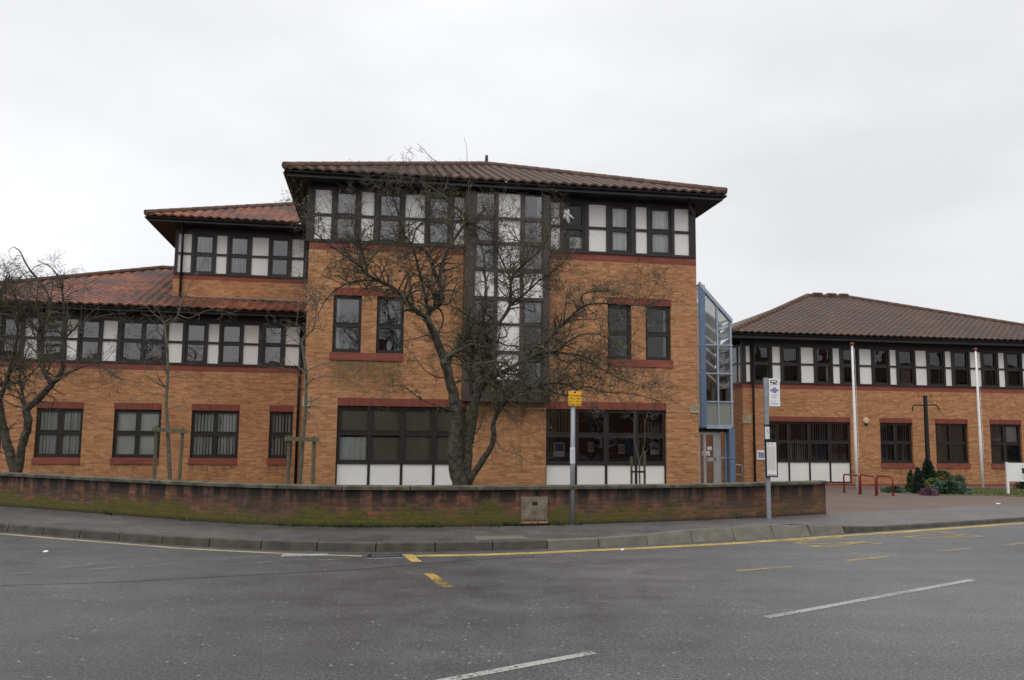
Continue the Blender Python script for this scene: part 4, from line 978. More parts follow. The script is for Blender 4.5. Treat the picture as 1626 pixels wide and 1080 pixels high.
sg = empty('wall_sign', FR.w(X(1207.5, 722), -.03, 0), FR.a, 'white sign with blue square emblem on the brick beside the forecourt downpipe', 'sign')
sw = X(1214, 722) - X(1201.5, 722); z0, z1 = FR.h(1207, 730)[1], FR.h(1207, 715)[1]
f = MB(); f.box(-sw / 2, sw / 2 + .05, -.01, .02, z0, z1); f.build('board', 'white_paint', sg)
f = MB(); c = (z0 + z1) / 2
for k in range(4): f.box(-.10, .14, -.016, -.011, c - .11 + k * .058, c - .072 + k * .058)
f.box(-.10, -.07, -.018, -.0165, c - .13, c + .13); f.build('emblem', 'logo_blue', sg)
p = FR.w(X(1374.5, 668), 0, FR.h(1374, 668)[1])
ab = empty('alarm_box', p, FR.a, 'round cream alarm sounder on the brick between two right wing windows', 'alarm box')
f = MB(); f.tube([(0, 0, 0), (0, -.05, 0), (0, -.09, 0)], [.14, .14, .10], 12); f.build('case', 'cream', ab, smooth=False)
f = MB(); f.tube([(0, -.03, -.13), (0, -.03, -.19)], [.07, .05], 8); f.build('lamp', 'black_iron', ab)
# ================================================================== GLASS LINK
FA = Frame(30.6, .158, 1118, 640)
at = empty('glass_entrance', FA.loc, FA.a, 'tall blue framed glass entrance tower with sloping roof between the brick blocks', 'glass tower')
X = lambda px, py: FA.x(px, py)
xl, xm, xr = X(1118, 600), X(1140, 600), X(1161.5, 600)
zl = [FA.z((1116, 678)), FA.z((1140, 638)), FA.z((1119, 591.5), (1160, 595)), FA.z((1119, 546), (1160, 550))]
ztL, ztR = FA.h(1117.5, 453)[1], FA.h(1161, 511)[1]
f = MB(); f.box(xl - .14, xl + .06, -.06, .12, zl[0] - .02, ztL); f.box(-.14 + xl, xl - .001, .12, 3, zl[0] - .02, ztL - .05) if False else None
f.build('corner_mullion', 'blue_steel', at)
zmid = ztL + (ztR - ztL) * (xm - xl) / (xr - xl)
f = MB(); f.box(xm - .03, xm + .03, -.03, .08, zl[0] + .08, zmid - .05); f.box(xr - .05, xr + .03, -.03, .08, zl[0], ztR)
f.box(xl + .06, xr - .05, -.025, .07, zl[0] - .06, zl[0] + .08)
for zz_ in zl[1:]: f.box(xl - .16, xr + .06, -.055, .06, zz_ - .025, zz_ + .025)
f.build('mullion', 'pale_steel', at)
f = MB(); f.add([(xl - .14, -.08, ztL - .06), (xr + .05, -.08, ztR - .06), (xr + .05, .12, ztR - .06), (xl - .14, .12, ztL - .06), (xl - .14, -.08, ztL + .12), (xr + .05, -.08, ztR + .10), (xr + .05, .12, ztR + .10), (xl - .14, .12, ztL + .12)], [(0, 3, 2, 1), (4, 5, 6, 7), (0, 1, 5, 4), (1, 2, 6, 5), (2, 3, 7, 6), (3, 0, 4, 7)])
f.build('roof_rail', 'pale_steel', at)
f = MB(); f.add([(xl - .14, .12, ztL + .06), (xr + .05, .12, ztR + .04), (xr + .05, 4, ztR + .04), (xl - .14, 4, ztL + .06)], [(0, 1, 2, 3)]); f.build('roof_glass', 'clear_glass', at)
f = MB(); f.add([(xl, .02, zl[1]), (xr, .02, zl[1]), (xr, .02, ztR), (xl, .02, ztL)], [(0, 1, 2, 3)]); f.build('pane', 'clear_glass', at)
f = MB(); f.box(xl + .06, xm - .03, .0, .04, zl[0] + .08, zl[1] - .025); f.box(xm + .03, xr - .05, .0, .04, zl[0] + .08, zl[1] - .025); f.build('spandrel_panel', 'spandrel', at)
# left return: rails and glass
f = MB()
for zz_ in [zl[0] + .05] + zl[1:] + [ztL - 1.2, ztL - .7, ztL - .1]: f.box(xl - .13, xl - .08, .12, 4, zz_ - .03, zz_ + .03)
f.box(xl - .14, xl - .07, 3.9, 4, 0, ztL); f.box(xr - .03, xr + .03, 3.9, 4, 0, ztR)
for zz_ in zl[1:]: f.box(xr - .02, xr + .03, .08, 3.9, zz_ - .03, zz_ + .03)
f.build('side_rail', 'pale_steel', at)
f = MB(); f.quad((xl - .1, 4, zl[0]), (xl - .1, .1, zl[0]), (xl - .1, .1, ztL), (xl - .1, 4, ztL)); f.quad((xr, .1, zl[0]), (xr, 4, zl[0]), (xr, 4, ztR), (xr, .1, ztR)); f.quad((xl, 4, zl[0]), (xr, 4, zl[0]), (xr, 4, ztR), (xl, 4, ztL)); f.build('side_pane', 'clear_glass', at)
# inside: stair landing, white sloping louvres
f = MB()
for k in range(7):
    z_ = ztL - .75 - k * .48
    if z_ < zl[2]: break
    f.add([(xl + .05, .6, z_), (xr - .1, .6, z_ - .75), (xr - .1, 2.2, z_ - .75), (xl + .05, 2.2, z_), (xl + .05, .6, z_ + .1), (xr - .1, .6, z_ - .65), (xr - .1, 2.2, z_ - .65), (xl + .05, 2.2, z_ + .1)], [(0, 3, 2, 1), (4, 5, 6, 7), (0, 1, 5, 4), (1, 2, 6, 5), (2, 3, 7, 6), (3, 0, 4, 7)])
f.build('louvre', 'blind', at)
f = MB(); f.box(xl, xr, 3.4, 3.5, -.1, zl[2]); f.box(xm + .15, xm + .3, 1, 1.15, zl[0], zl[3]); f.box(xl, xr, .12, 3.4, zl[0] - .04, zl[0] + .04); f.box(xl, xr, 1.5, 3.4, zl[2] - .1, zl[2]); f.build('inner_wall', 'spandrel', at)
f = MB(); f.box(xl + .05, xl + .5, 2.2, 2.3, zl[0], zl[2]); f.build('inner_column', 'soffit', at)
# door under the link
dx0, dx1 = X(1111.8, 700), X(1146, 700); zd0, zd1 = -.12, FA.h(1128, 686)[1]
dr_ = MB(); dr_.box(dx0, dx0 + .09, .25, .34, zd0, zd1); dr_.box(dx1 - .12, dx1, .25, .34, zd0, zd1); dr_.box(dx0 + .09, dx1 - .12, .25, .34, zd1 - .10, zd1); dr_.box(dx0 + .22, dx0 + .29, .24, .33, zd0, zd1 - .1)
zk = FA.h(1128, 727)[1]; zk2 = FA.h(1128, 733)[1]
dr_.box(dx0 + .29, dx1 - .12, .24, .33, zk2, zk); dr_.box(dx0 + .29, dx1 - .12, .24, .33, zd0, zd0 + .14); dr_.box(dx1 - .24, dx1 - .12, .24, .33, zd0 + .14, zd1 - .1); dr_.box(dx0 + .29, dx0 + .33, .24, .33, zd0 + .14, zd1 - .1)
door = dr_.build('door', 'grey_alu', at)
f = MB(); f.quad((dx0 + .09, .29, zd0 + .1), (dx1 - .12, .29, zd0 + .1), (dx1 - .12, .29, zd1 - .1), (dx0 + .09, .29, zd1 - .1)); f.build('pane', 'dark_glass', door)
f = MB(); f.tube([(dx0 + .36, .18, zd0 + .9), (dx0 + .36, .18, zd0 + 1.3)], .014, 6); f.build('handle', 'galv', door)
f = MB(); a = FA.x(1119.5, 720); b = FA.x(1132, 720); f.box(a, b, .285, .288, FA.h(1125, 724)[1], FA.h(1125, 716.5)[1]); f.box(FA.x(1128, 712), FA.x(1135, 712), .285, .288, FA.h(1125, 715)[1], FA.h(1125, 709)[1]); f.build('notice', 'paper', door)
sd_ = MB(); a, b = X(1148.5, 700), X(1155.5, 700); sd_.box(a - .06, a, .25, .33, zd0, zd1); sd_.box(b, b + .05, .25, .33, zd0, zd1); sd_.box(a, b, .25, .33, zd0, zd0 + .12); sd_.box(a, b, .25, .33, FA.h(1150, 727)[1] - .03, FA.h(1150, 727)[1] + .03); sd_.build('side_light', 'pale_steel', at)
f = MB(); f.quad((a, .3, zd0), (b, .3, zd0), (b, .3, zd1), (a, .3, zd1)); f.build('pane', 'clear_glass', at)
f = MB(); a, b = X(1158, 720), X(1166.5, 720); f.box(a, b, -.05, .5, zd0, FA.h(1160, 681)[1]); f.box(a - .1, b + .03, -.07, .0, FA.h(1160, 727)[1] - .03, FA.h(1160, 727)[1] + .02); f.build('blue_pier', 'blue_steel', at)
f = MB(); f.box(X(1106, 700), X(1160, 700), .2, .24, zd1 + .002, zl[0] - .045); f.build('door_head', 'soffit', at)
hr = empty('handrail', FA.w(X(1164, 740), 0, 0), FA.a, 'pale tubular handrail beside the blue entrance pier', 'handrail')
hw = X(1178.5, 740) - X(1164, 740); zh = FA.h(1170, 738.5)[1]
f = MB(); f.tube([(0, 0, zh), (hw - .06, 0, zh), (hw, 0, zh - .06), (hw, 0, -.15)], .024, 8); f.build('rail', 'galv', hr, smooth=True)
f = MB(); f.tube([(0, .0, zh - .35), (hw, 0, zh - .35)], .012, 6); f.build('mid_rail', 'galv', hr)

# ================================================================== TREES
def spl(P, n=3):
    for _ in range(n):
        Q = [P[0]]
        for i in range(len(P) - 1):
            a, b = P[i], P[i + 1]; Q += [tuple(x * .75 + y * .25 for x, y in zip(a, b)), tuple(x * .25 + y * .75 for x, y in zip(a, b))]
        P = Q + [P[-1]]
        if len(P) > 60: break
    return P
class Tree:
    def __init__(s, seed, zg=.1, maxseg=60000, thin=.0042):
        s.r = random.Random(seed); s.thick = MB(); s.twig = MB(); s.leaf = MB(); s.n = 0; s.zg = zg; s.maxseg = maxseg; s.thin = thin; s.kx = 1.; s.zmax = 99
    def limb(s, pts, Y0, Y1, r0, r1, kids=9, klen=1.2, lvl=1, tofrom=(.15, 1.), knobs=True):
        """pts in photo pixels, depth Y from Y0 to Y1, radii; smooth it and set side branches"""
        n = len(pts); P = [(x, y, Y0 + (Y1 - Y0) * i / (n - 1), r0 + (r1 - r0) * i / (n - 1)) for i, (x, y) in enumerate(pts)]
        P = [(x, y, Y, r * .80) for x, y, Y, r in P]; P = spl(P, 2); P3 = [aty(x, y, Y) for x, y, Y, r in P]; rr = [p[3] for p in P]
        if knobs:
            rr = [r * (1 + s.r.uniform(-.05, .09)) for r in rr]
            P3 = [p + Vector([s.r.uniform(-.12, .12) * r for _ in range(3)]) for p, r in zip(P3, rr)]
        s.thick.tube(P3, rr, 10 if r0 > .04 else 6)
        s.n += len(P3)
        for k in range(int(kids * s.kx)):
            f = tofrom[0] + (tofrom[1] - tofrom[0]) * s.r.random(); i = min(len(P3) - 2, int(f * (len(P3) - 1)))
            d = (P3[i + 1] - P3[i]).normalized(); s.side(P3[i], d, rr[i], klen, lvl)
        d = (P3[-1] - P3[-2]).normalized()
        for _ in range(2): s.grow(P3[-1], (d + s.rv(.5)).normalized(), klen * s.r.uniform(.5, 1), rr[-1] * .8, lvl)
    def rv(s, a): return Vector((s.r.gauss(0, a), s.r.gauss(0, a), s.r.gauss(0, a)))
    def side(s, p, d, r, L, lvl):
        ax = s.rv(1); ax = (ax - d * ax.dot(d)).normalized(); out = (d * s.r.uniform(.1, .9) + ax * 1.0 + Vector((0, 0, .25))).normalized()
        s.grow(p, out, L * s.r.uniform(.45, 1.15), max(s.thin, min(r * .55, .010 + .012 * L)), lvl)
    def grow(s, p, d, L, r, lvl):
        if s.n > s.maxseg: return
        st = .11 if lvl < 2 else .075; n = max(2, int(L / st)); P = [p]; rr = [r]; curl = s.rv(.10 + .05 * lvl)
        for i in range(n):
            if s.r.random() < .18: curl = s.rv(.16 + .05 * lvl)
            d = (d + curl + s.rv(s.wob) + Vector((0, 0, s.lift))).normalized(); p = p + d * st; P.append(p); rr.append(max(s.thin * .7, r * (1 - .8 * (i + 1) / n)))
        if P[-1].z < 1.0 or P[-1].z > s.zmax: return
        s.n += n; s.twig.tube(P, rr, 5 if r > .015 else 3, cap=False)
        if lvl < s.depth:
            for k in range(int(s.dens * L * (1.0 if lvl < 2 else .8) + s.r.random())):
                i = s.r.randint(1, len(P) - 2) if len(P) > 2 else 0
                s.side(P[i], (P[i + 1] - P[i]).normalized(), rr[i], L * s.r.uniform(.35, .62), lvl + 1)
        if s.spurs:
            for i in range(1, len(P) - 1):
                if s.r.random() < s.spurs:
                    q = P[i] + s.rv(.022); s.twig.tube([P[i], q, q + s.rv(.014)], [s.thin * .8, s.thin * .8, s.thin * .5], 3, cap=False)
                if s.leafp and s.r.random() < s.leafp:
                    for _ in range(2):
                        q = P[i] + s.rv(.03); a, b = s.rv(.016), s.rv(.012); s.leaf.add([q - a, q - b, q + a, q + b], [(0, 1, 2, 3)])
    def build(s, name, loc, label, cat, group=None, bark='bark', twb='twig_bark'):
        t = empty(name, loc, 0, label, cat, group); o = Vector(loc); print('tree segs', s.n)
        for mb, nm, mt in ((s.thick, 'trunk', bark), (s.twig, 'crown', twb), (s.leaf, 'leaves', 'bud_leaf')):
            if not mb.f: continue
            mb.v = [(v[0] - o.x, v[1] - o.y, v[2] - o.z) for v in mb.v]; mb.build(nm, mt, t, smooth=True)
        return t
# the big spreading tree before the centre block
T = Tree(11, maxseg=400000, thin=.0036); T.wob = .17; T.lift = .012; T.depth = 4; T.dens = 6.8; T.spurs = .2; T.leafp = .05; T.kx = 2.3; T.zmax = 7.35
YT = 17.4
b0 = aty(735, 790, YT)
T.limb([(738, 812), (736, 790), (731, 772), (725, 745), (721, 717), (723, 690), (725, 660), (722, 636), (717, 612), (706, 575)], YT, YT - .1, .235, .115, 0)
T.limb([(742, 812), (741, 772), (740, 735), (743, 700), (750, 668), (755, 635), (765, 610)], YT + .12, YT + .2, .17, .105, 3, .9)
T.limb([(706, 575), (694, 541), (684, 520), (678, 504)], YT - .1, YT - .2, .112, .09, 2, .8)
T.limb([(678, 504), (664, 497), (651, 484), (637, 468), (623, 456), (604, 447), (584, 438), (573, 423), (558, 413), (526, 391), (499, 369)], YT - .2, YT - 1.8, .068, .014, 20, 1.15)
T.limb([(584, 438), (577, 406), (573, 393), (566, 372), (560, 352)], YT - 1.1, YT - 1.6, .035, .012, 8, .9)
T.limb([(604, 447), (575, 444), (545, 452), (520, 470), (505, 500)], YT - .6, YT - 1.2, .03, .010, 8, .8)
T.limb([(678, 504), (681, 493), (693, 487), (704, 475), (700, 462), (697, 448), (699, 432), (706, 406), (721, 380), (741, 352)], YT - .2, YT + .5, .072, .034, 12, 1.2)
T.limb([(741, 352), (739, 343), (717, 324), (702, 310), (691, 302), (678, 294), (664, 286)], YT + .5, YT + .2, .036, .012, 9, .8)
T.zmax = 8.1; T.limb([(704, 312), (707, 296), (713, 285), (706, 270), (695, 258), (681, 248), (676, 240), (662, 228)], YT + .5, YT + .7, .018, .005, 4, .4); T.zmax = 7.35
T.limb([(741, 352), (752, 358), (772, 366), (792, 378)], YT + .5, YT + .9, .03, .012, 7, .9)
T.zmax = 7.9; T.limb([(741, 352), (746, 325), (743, 296), (748, 272), (741, 256), (742, 238), (737, 218)], YT + .5, YT + .9, .015, .004, 6, .4); T.zmax = 7.35
T.limb([(697, 448), (688, 430), (684, 410), (673, 395), (654, 389), (640, 372), (634, 350), (632, 335), (626, 317), (615, 300)], YT + .2, YT - .9, .055, .012, 16, 1.05)
T.limb([(680, 493), (673, 460), (664, 425), (658, 398), (650, 385)], YT - .3, YT - 1, .045, .016, 10, 1.0)
T.limb([(654, 389), (660, 362), (680, 345), (690, 322)], YT - .5, YT - .7, .022, .008, 7, .8)
T.limb([(712, 577), (717, 563), (727, 550), (741, 542), (755, 537), (780, 525), (796, 509), (812, 483), (811, 462), (810, 443), (822, 428), (836, 417), (840, 400), (833, 391), (826, 384)], YT - .1, YT + 1.0, .068, .020, 22, 1.25)
T.limb([(810, 443), (800, 420), (788, 395), (780, 370), (782, 345)], YT + .7, YT + 1.1, .03, .010, 10, 1.0)
T.limb([(836, 417), (855, 400), (870, 380), (880, 352), (893, 340)], YT + .9, YT + 1.0, .024, .010, 10, .9)
T.limb([(739, 780), (745, 762), (761, 739), (780, 711), (785, 692), (782, 673), (793, 648), (812, 629), (834, 618), (859, 611), (880, 607), (905, 612)], YT + .1, YT - .6, .095, .024, 16, 1.05, tofrom=(.5, 1))
T.limb([(755, 635), (765, 610), (780, 600), (799, 591), (828, 575), (845, 566), (862, 560), (879, 559), (905, 562), (930, 566), (950, 580)], YT + .2, YT - .5, .078, .014, 20, 1.2)
T.limb([(840, 613), (860, 616), (879, 624), (902, 630), (913, 618), (936, 613), (950, 621), (970, 624), (996, 624), (1027, 631), (1047, 637)], YT - .3, YT - .9, .032, .009, 16, .8)
T.limb([(850, 566), (866, 545), (874, 537), (892, 517), (910, 499), (928, 484), (945, 482), (964, 482), (1000, 484), (1022, 486), (1050, 478)], YT, YT - 1.0, .048, .009, 18, 1.0)
T.limb([(928, 484), (920, 470), (938, 462), (960, 462), (985, 466), (1010, 472)], YT - .4, YT - 1, .022, .008, 9, .8)
T.limb([(879, 559), (887, 556), (907, 538), (931, 529), (951, 530), (970, 541), (985, 548)], YT - .3, YT - 1.3, .028, .009, 10, .85)
T.limb([(905, 562), (930, 575), (955, 585), (980, 600), (1010, 610), (1035, 620)], YT - .5, YT - .8, .020, .008, 14, .8)
T.limb([(749, 629), (746, 597), (750, 566), (760, 534), (770, 500), (773, 470), (770, 435), (768, 400), (756, 372)], YT + .2, YT + .9, .055, .013, 18, 1.2)
T.limb([(812, 483), (830, 470), (846, 455), (862, 440), (880, 430), (900, 412)], YT + .5, YT, .035, .010, 14, 1.05)
T.limb([(725, 655), (700, 646), (672, 637), (650, 620), (637, 612), (615, 612)], YT - .1, YT - 1.2, .024, .006, 8, .55)
T.limb([(712, 600), (694, 600), (676, 590), (664, 575), (655, 560)], YT - .1, YT - .9, .016, .006, 6, .6)
T.limb([(785, 692), (795, 715), (810, 718), (828, 725)], YT - .3, YT - .8, .012, .005, 4, .4)
bt = T.build('bare_tree', (b0.x, b0.y, gz(b0.x, b0.y)), 'large gnarled bare tree with spreading twisted limbs before the tall glazed bay', 'tree')
# tree at the left edge
T = Tree(5, maxseg=200000, thin=.0034); T.wob = .16; T.lift = .012; T.depth = 4; T.dens = 5.4; T.spurs = .2; T.leafp = .01; T.kx = 2.3; T.zmax = 5.9
YL = 20.0; b0 = aty(24, 765, YL)
T.limb([(26, 775), (25, 752), (20, 730), (13, 713), (7, 690), (3, 669), (-2, 640), (-8, 610)], YL, YL, .155, .095, 2, .8)
T.limb([(24, 762), (30, 742), (35, 706), (47, 672), (41, 654), (46, 645), (56, 639), (67, 628), (83, 610)], YL, YL - .3, .125, .085, 2, .8)
T.limb([(41, 665), (38, 640), (33, 612), (30, 580), (26, 548)], YL - .1, YL + .5, .05, .02, 10, 1.2)
T.limb([(83, 610), (76, 600), (70, 591), (63, 565), (61, 528), (70, 515), (78, 506), (80, 472), (63, 447), (41, 421), (33, 399), (22, 392)], YL - .3, YL + .3, .085, .012, 16, 1.2)
T.limb([(83, 610), (98, 598), (104, 558), (102, 530), (102, 502), (100, 472), (97, 450), (84, 425), (60, 414)], YL - .3, YL - 1.0, .055, .010, 14, 1.1)
T.limb([(98, 598), (126, 584), (145, 578), (159, 583), (175, 590), (193, 603)], YL - .4, YL - 1.2, .032, .008, 12, .8)
T.limb([(102, 540), (118, 520), (140, 508), (165, 500), (190, 498)], YL - .6, YL - 1.2, .026, .008, 9, .8)
T.limb([(-8, 610), (-20, 570), (-18, 530), (-8, 490), (2, 460), (10, 440)], YL, YL + .4, .10, .014, 16, 1.2)
T.limb([(-2, 640), (12, 600), (22, 560), (30, 520), (28, 480), (18, 455)], YL, YL - .8, .07, .012, 16, 1.2)
T.limb([(-12, 590), (-50, 550), (-90, 520), (-120, 480)], YL, YL, .08, .015, 10, 1.2)
T.limb([(61, 528), (45, 505), (30, 495), (12, 480)], YL, YL - .6, .03, .010, 9, 1.)
T.limb([(-5, 625), (15, 612), (40, 600), (60, 585), (75, 560)], YL, YL - 1.2, .03, .010, 10, 1.)
T.build('bare_tree', (b0.x, b0.y, gz(b0.x, b0.y)), 'dense bare tree with forked dark trunk at the left edge of the photo', 'tree')
# two young staked trees
def stake_pair(xa, ya, xb, yb, xbase_a, xbase_b, Y, label):
    a0, b0_ = aty(xbase_a, 765, Y), aty(xbase_b, 765, Y); g_ = gz(a0.x, Y)
    t = empty('tree_stake', ((a0.x + b0_.x) / 2, Y, g_), 0, label, 'tree stake', 'timber stake frames behind the wall'); o = Vector(t.location)
    for (px, py, pb) in ((xa, ya, a0), (xb, yb, b0_)):
        top = aty(px, py, Y); base = Vector((pb.x, Y, g_ - .1)); f = MB(); f.tube([base - o, top - o], .042, 8); f.build('post', 'wood', t, smooth=False)
    A_, B_ = aty(xa, ya + 6, Y - .06), aty(xb, yb + 5, Y - .06); d = (B_ - A_).normalized(); f = MB()
    A_ -= d * .1 + o; B_ += d * .1 - o
    f.add([A_ + Vector((0, -.02, -.045)), B_ + Vector((0, -.02, -.045)), B_ + Vector((0, .02, -.045)), A_ + Vector((0, .02, -.045)), A_ + Vector((0, -.02, .045)), B_ + Vector((0, -.02, .045)), B_ + Vector((0, .02, .045)), A_ + Vector((0, .02, .045))],
          [(0, 3, 2, 1), (4, 5, 6, 7), (0, 1, 5, 4), (1, 2, 6, 5), (2, 3, 7, 6), (3, 0, 4, 7)]); f.build('crossbar', 'wood', t)
stake_pair(248.5, 676, 290.5, 680, 245, 284, 19.6, 'timber stake frame left of the narrow window, round the first young tree')
stake_pair(459, 691, 499, 693, 458, 497, 18.8, 'timber stake frame by the black downpipe, round the second young tree')
def young(seed): 
    T = Tree(seed, maxseg=9000, thin=.0040); T.wob = .11; T.lift = .0; T.depth = 3; T.dens = 4.2; T.spurs = .12; T.leafp = 0; T.kx = 1.5; return T
T = young(31); Y = 19.75; b0 = aty(269, 775, Y)
T.limb([(270, 785), (270, 763), (268, 725), (267, 687), (264, 655), (264, 633), (266, 605), (267, 580), (265, 550), (263, 530), (261, 513)], Y, Y, .062, .030, 5, .7, tofrom=(.45, .95))
T.limb([(261, 513), (252, 505), (243, 497), (236, 490), (228, 483), (221, 470)], Y, Y - .3, .022, .007, 6, .7)
T.limb([(263, 517), (272, 512), (280, 507), (286, 485), (292, 470), (300, 458), (310, 440), (318, 425)], Y, Y + .3, .022, .006, 7, .8)
T.limb([(284, 500), (300, 507), (312, 500), (327, 493), (347, 492), (368, 498)], Y + .1, Y - .3, .014, .005, 6, .6)
T.limb([(266, 600), (285, 596), (303, 594), (312, 603), (322, 617), (334, 628)], Y, Y - .5, .012, .005, 5, .5)
T.limb([(266, 590), (245, 584), (225, 580), (206, 586), (190, 590)], Y, Y - .4, .012, .005, 6, .6)
T.limb([(265, 650), (282, 645), (298, 645), (312, 650)], Y, Y - .4, .009, .004, 4, .4)
T.limb([(265, 630), (240, 622), (218, 628), (205, 636)], Y, Y + .2, .009, .004, 4, .5)
T.limb([(262, 560), (240, 545), (222, 535), (205, 530)], Y, Y - .2, .012, .005, 6, .6)
T.build('young_tree', (b0.x, b0.y, gz(b0.x, b0.y)), 'slender young bare tree in a stake frame before the left wing', 'tree', bark='young_bark', twb='young_bark')
T = young(37); Y = 18.95; b0 = aty(477, 775, Y)
T.limb([(476, 790), (476, 770), (479, 720), (482, 690), (484, 662), (486, 625), (486, 588), (482, 565), (479, 544)], Y, Y, .068, .034, 4, .6, tofrom=(.5, .95))
T.limb([(479, 544), (488, 532), (499, 521), (501, 505), (503, 488), (496, 474), (486, 462), (482, 440), (486, 415)], Y, Y + .2, .026, .006, 10, .8)
T.limb([(479, 544), (470, 520), (472, 500), (478, 480), (470, 460)], Y, Y - .3, .018, .006, 8, .8)
T.limb([(484, 615), (498, 600), (515, 597), (545, 599), (558, 604), (571, 613), (590, 630), (600, 645)], Y, Y - .6, .016, .004, 8, .5)
T.limb([(484, 590), (505, 580), (527, 574), (545, 577), (560, 584)], Y, Y - .3, .014, .005, 6, .5)
T.limb([(483, 600), (462, 588), (440, 582), (420, 586), (405, 596)], Y, Y - .3, .013, .005, 8, .6)
T.limb([(480, 550), (462, 535), (445, 528), (430, 532)], Y, Y - .3, .013, .005, 7, .6)
T.limb([(486, 650), (500, 668), (505, 690)], Y, Y - .2, .008, .004, 3, .4)
T.build('young_tree', (b0.x, b0.y, gz(b0.x, b0.y)), 'slender young bare tree in a stake frame at the corner of the centre block', 'tree', bark='young_bark', twb='young_bark')
# sapling with two stakes and a strap
T = young(41); Y = 18.6; b0 = aty(1015.5, 775, Y); T.dens = 2.0; T.depth = 2
T.limb([(1016, 790), (1016, 770), (1015.5, 745), (1015, 731), (1009.5, 712), (1007, 692), (1008, 667), (1010, 651), (1006, 630)], Y, Y, .026, .007, 6, .45, tofrom=(.5, 1))
T.limb([(1015, 733), (1021, 718), (1024, 700), (1024, 672), (1030, 650)], Y, Y + .1, .013, .005, 4, .4)
T.build('young_tree', (b0.x, b0.y, gz(b0.x, b0.y)), 'small bare sapling tied between two thin stakes before the right ground floor window', 'tree', bark='young_bark', twb='young_bark')
for px, tp_, lb in ((1002.6, 725, 'short thin stake left of the small sapling'), (1023.3, 716, 'thin stake right of the small sapling')):
    p = aty(px, tp_, Y - .05); g_ = gz(p.x, Y); f = MB(); f.tube([(0, 0, -.1), (0, 0, p.z - g_)], .026, 8)
    tag(f.build('tree_stake', 'wood', loc=(p.x, p.y, g_)), lb, 'tree stake', 'thin sapling stakes')
a, b = aty(1002, 749, Y - .09), aty(1024, 749.5, Y - .09); f = MB(); c = (a + b) / 2; f.box(-(b - a).length / 2, (b - a).length / 2, -.004, .004, -.02, .02)
tag(f.build('rubber_strap', 'black_trim', loc=c), 'black strap tying the small sapling to its two stakes', 'strap')

# ================================================================== STREET FURNITURE
def post(name, base, top_px, w, label, cat, mat='galv', shape='round', group=None):
    t = empty(name, base, 0, label, cat, group); top = aty(*top_px, base[1])
    f = MB(); hgt = top.z - base[2]
    if shape == 'round': f.tube([(0, 0, -.1), (top.x - base[0], 0, hgt)], w / 2, 14)
    else: f.box(-w / 2, w / 2, -w / 2, w / 2, -.1, hgt)
    f.build('pole', mat, t, smooth=shape == 'round'); return t, hgt
pxm = lambda Y: FPX / Y
# bus stop clearway sign
b = onz(908.5, 833, .16); t, hg = post('sign_pole', tuple(b), (910, 620), .09, 'grey round pole with yellow no stopping plate, right of the utility cabinet', 'sign pole')
k = 1 / pxm(b.y); zc = aty(911.5, 633, b.y).z - b.z; xo = aty(912.5, 633, b.y).x - b.x
sw, sh = 20.5 * k, 23 * k
f = MB(); f.box(xo - sw / 2, xo + sw / 2, -.062, -.052, zc - sh / 2, zc + sh / 2); pl = f.build('sign_plate', 'yellow_sign', t)
f = MB()
for zz_ in (zc + .1, zc - .1): f.box(-.055, .055, -.05, .05, zz_ - .012, zz_ + .012)
f.build('bracket', 'galv', t)
for i, (s_, y_) in enumerate((('No stopping', .045), ('Mon - Sat', -.01), ('7am - 7pm', -.062), ('Except buses', -.112))):
    to = text_mesh('lettering', s_, .052, 'ink', pl); xs = [v.co.x for v in to.data.vertices]; wq = max(xs) - min(xs); sc = min(1, .235 / wq)
    for v in to.data.vertices: v.co.x *= sc
    to.rotation_euler = (R(90), 0, 0); to.location = (xo, -.0645, zc + y_ * 1.05 + .01)
f = MB(); f.tube([(xo, -.063, zc + .115), (xo, -.066, zc + .115)], .019, 12); f.build('symbol', 'ink', pl)
pz0, pz1 = aty(909, 736, b.y).z - b.z, aty(909, 710.5, b.y).z - b.z
f = MB(); f.tube([(0, -.0, pz0), (0, -.0, pz1)], .0485, 14, cap=False); nb = tag(f.build('paper_notice', 'paper', smooth=True, loc=(b.x + .005, b.y, b.z)), 'white paper notice wrapped round the pole of the yellow sign', 'notice')
f = MB()
for i in range(9): f.box(-.026, .026, -.0505, -.0495, pz1 - .05 - i * .028, pz1 - .042 - i * .028)
f.build('print', 'print_grey', nb)
# bus stop
b = onz(1220.5, 823, .165); t, hg = post('bus_stop', tuple(b), (1217.5, 600), .085, 'bus stop post with white flag and framed timetable before the end of the wall', 'bus stop', shape='square')
k = 1 / pxm(b.y); Z = lambda py: aty(1220, py, b.y).z - b.z; Xo = lambda px, py: aty(px, py, b.y).x - b.x
x0, x1 = Xo(1220.5, 620) + .004, Xo(1238, 620)
f = MB(); f.box(x0, x1, -.012, .012, Z(645), Z(601)); fl = f.build('flag', 'white_paint', t)
f = MB(); zt_ = Z(603.5); f.box(x0 + .03, x1 - .05, -.016, -.0125, zt_ - .065, zt_ - .045); f.box(x0 + .03, x0 + .05, -.016, -.0125, zt_ - .045, zt_ - .0); f.box(x1 - .065, x1 - .05, -.016, -.0125, zt_ - .045, zt_); f.box(x0 + .05, x1 - .065, -.016, -.0125, zt_ - .012, zt_); f.box(x0 + .09, x1 - .09, -.016, -.0125, zt_ - .085, zt_ - .066); f.build('bus_symbol', 'ink', fl)
f = MB(); zm = Z(619.5); f.box(x0 + .02, x1 - .02, -.016, -.0125, zm - .016, zm + .012); xm_ = (x0 + x1) / 2; f.box(xm_ - .03, xm_ + .03, -.0165, -.0165 + .002, zm - .06, zm + .055); f.box(xm_ - .06, xm_ + .06, -.017, -.015, zm - .035, zm + .03); f.build('emblem', 'logo_purple', fl)
f = MB()
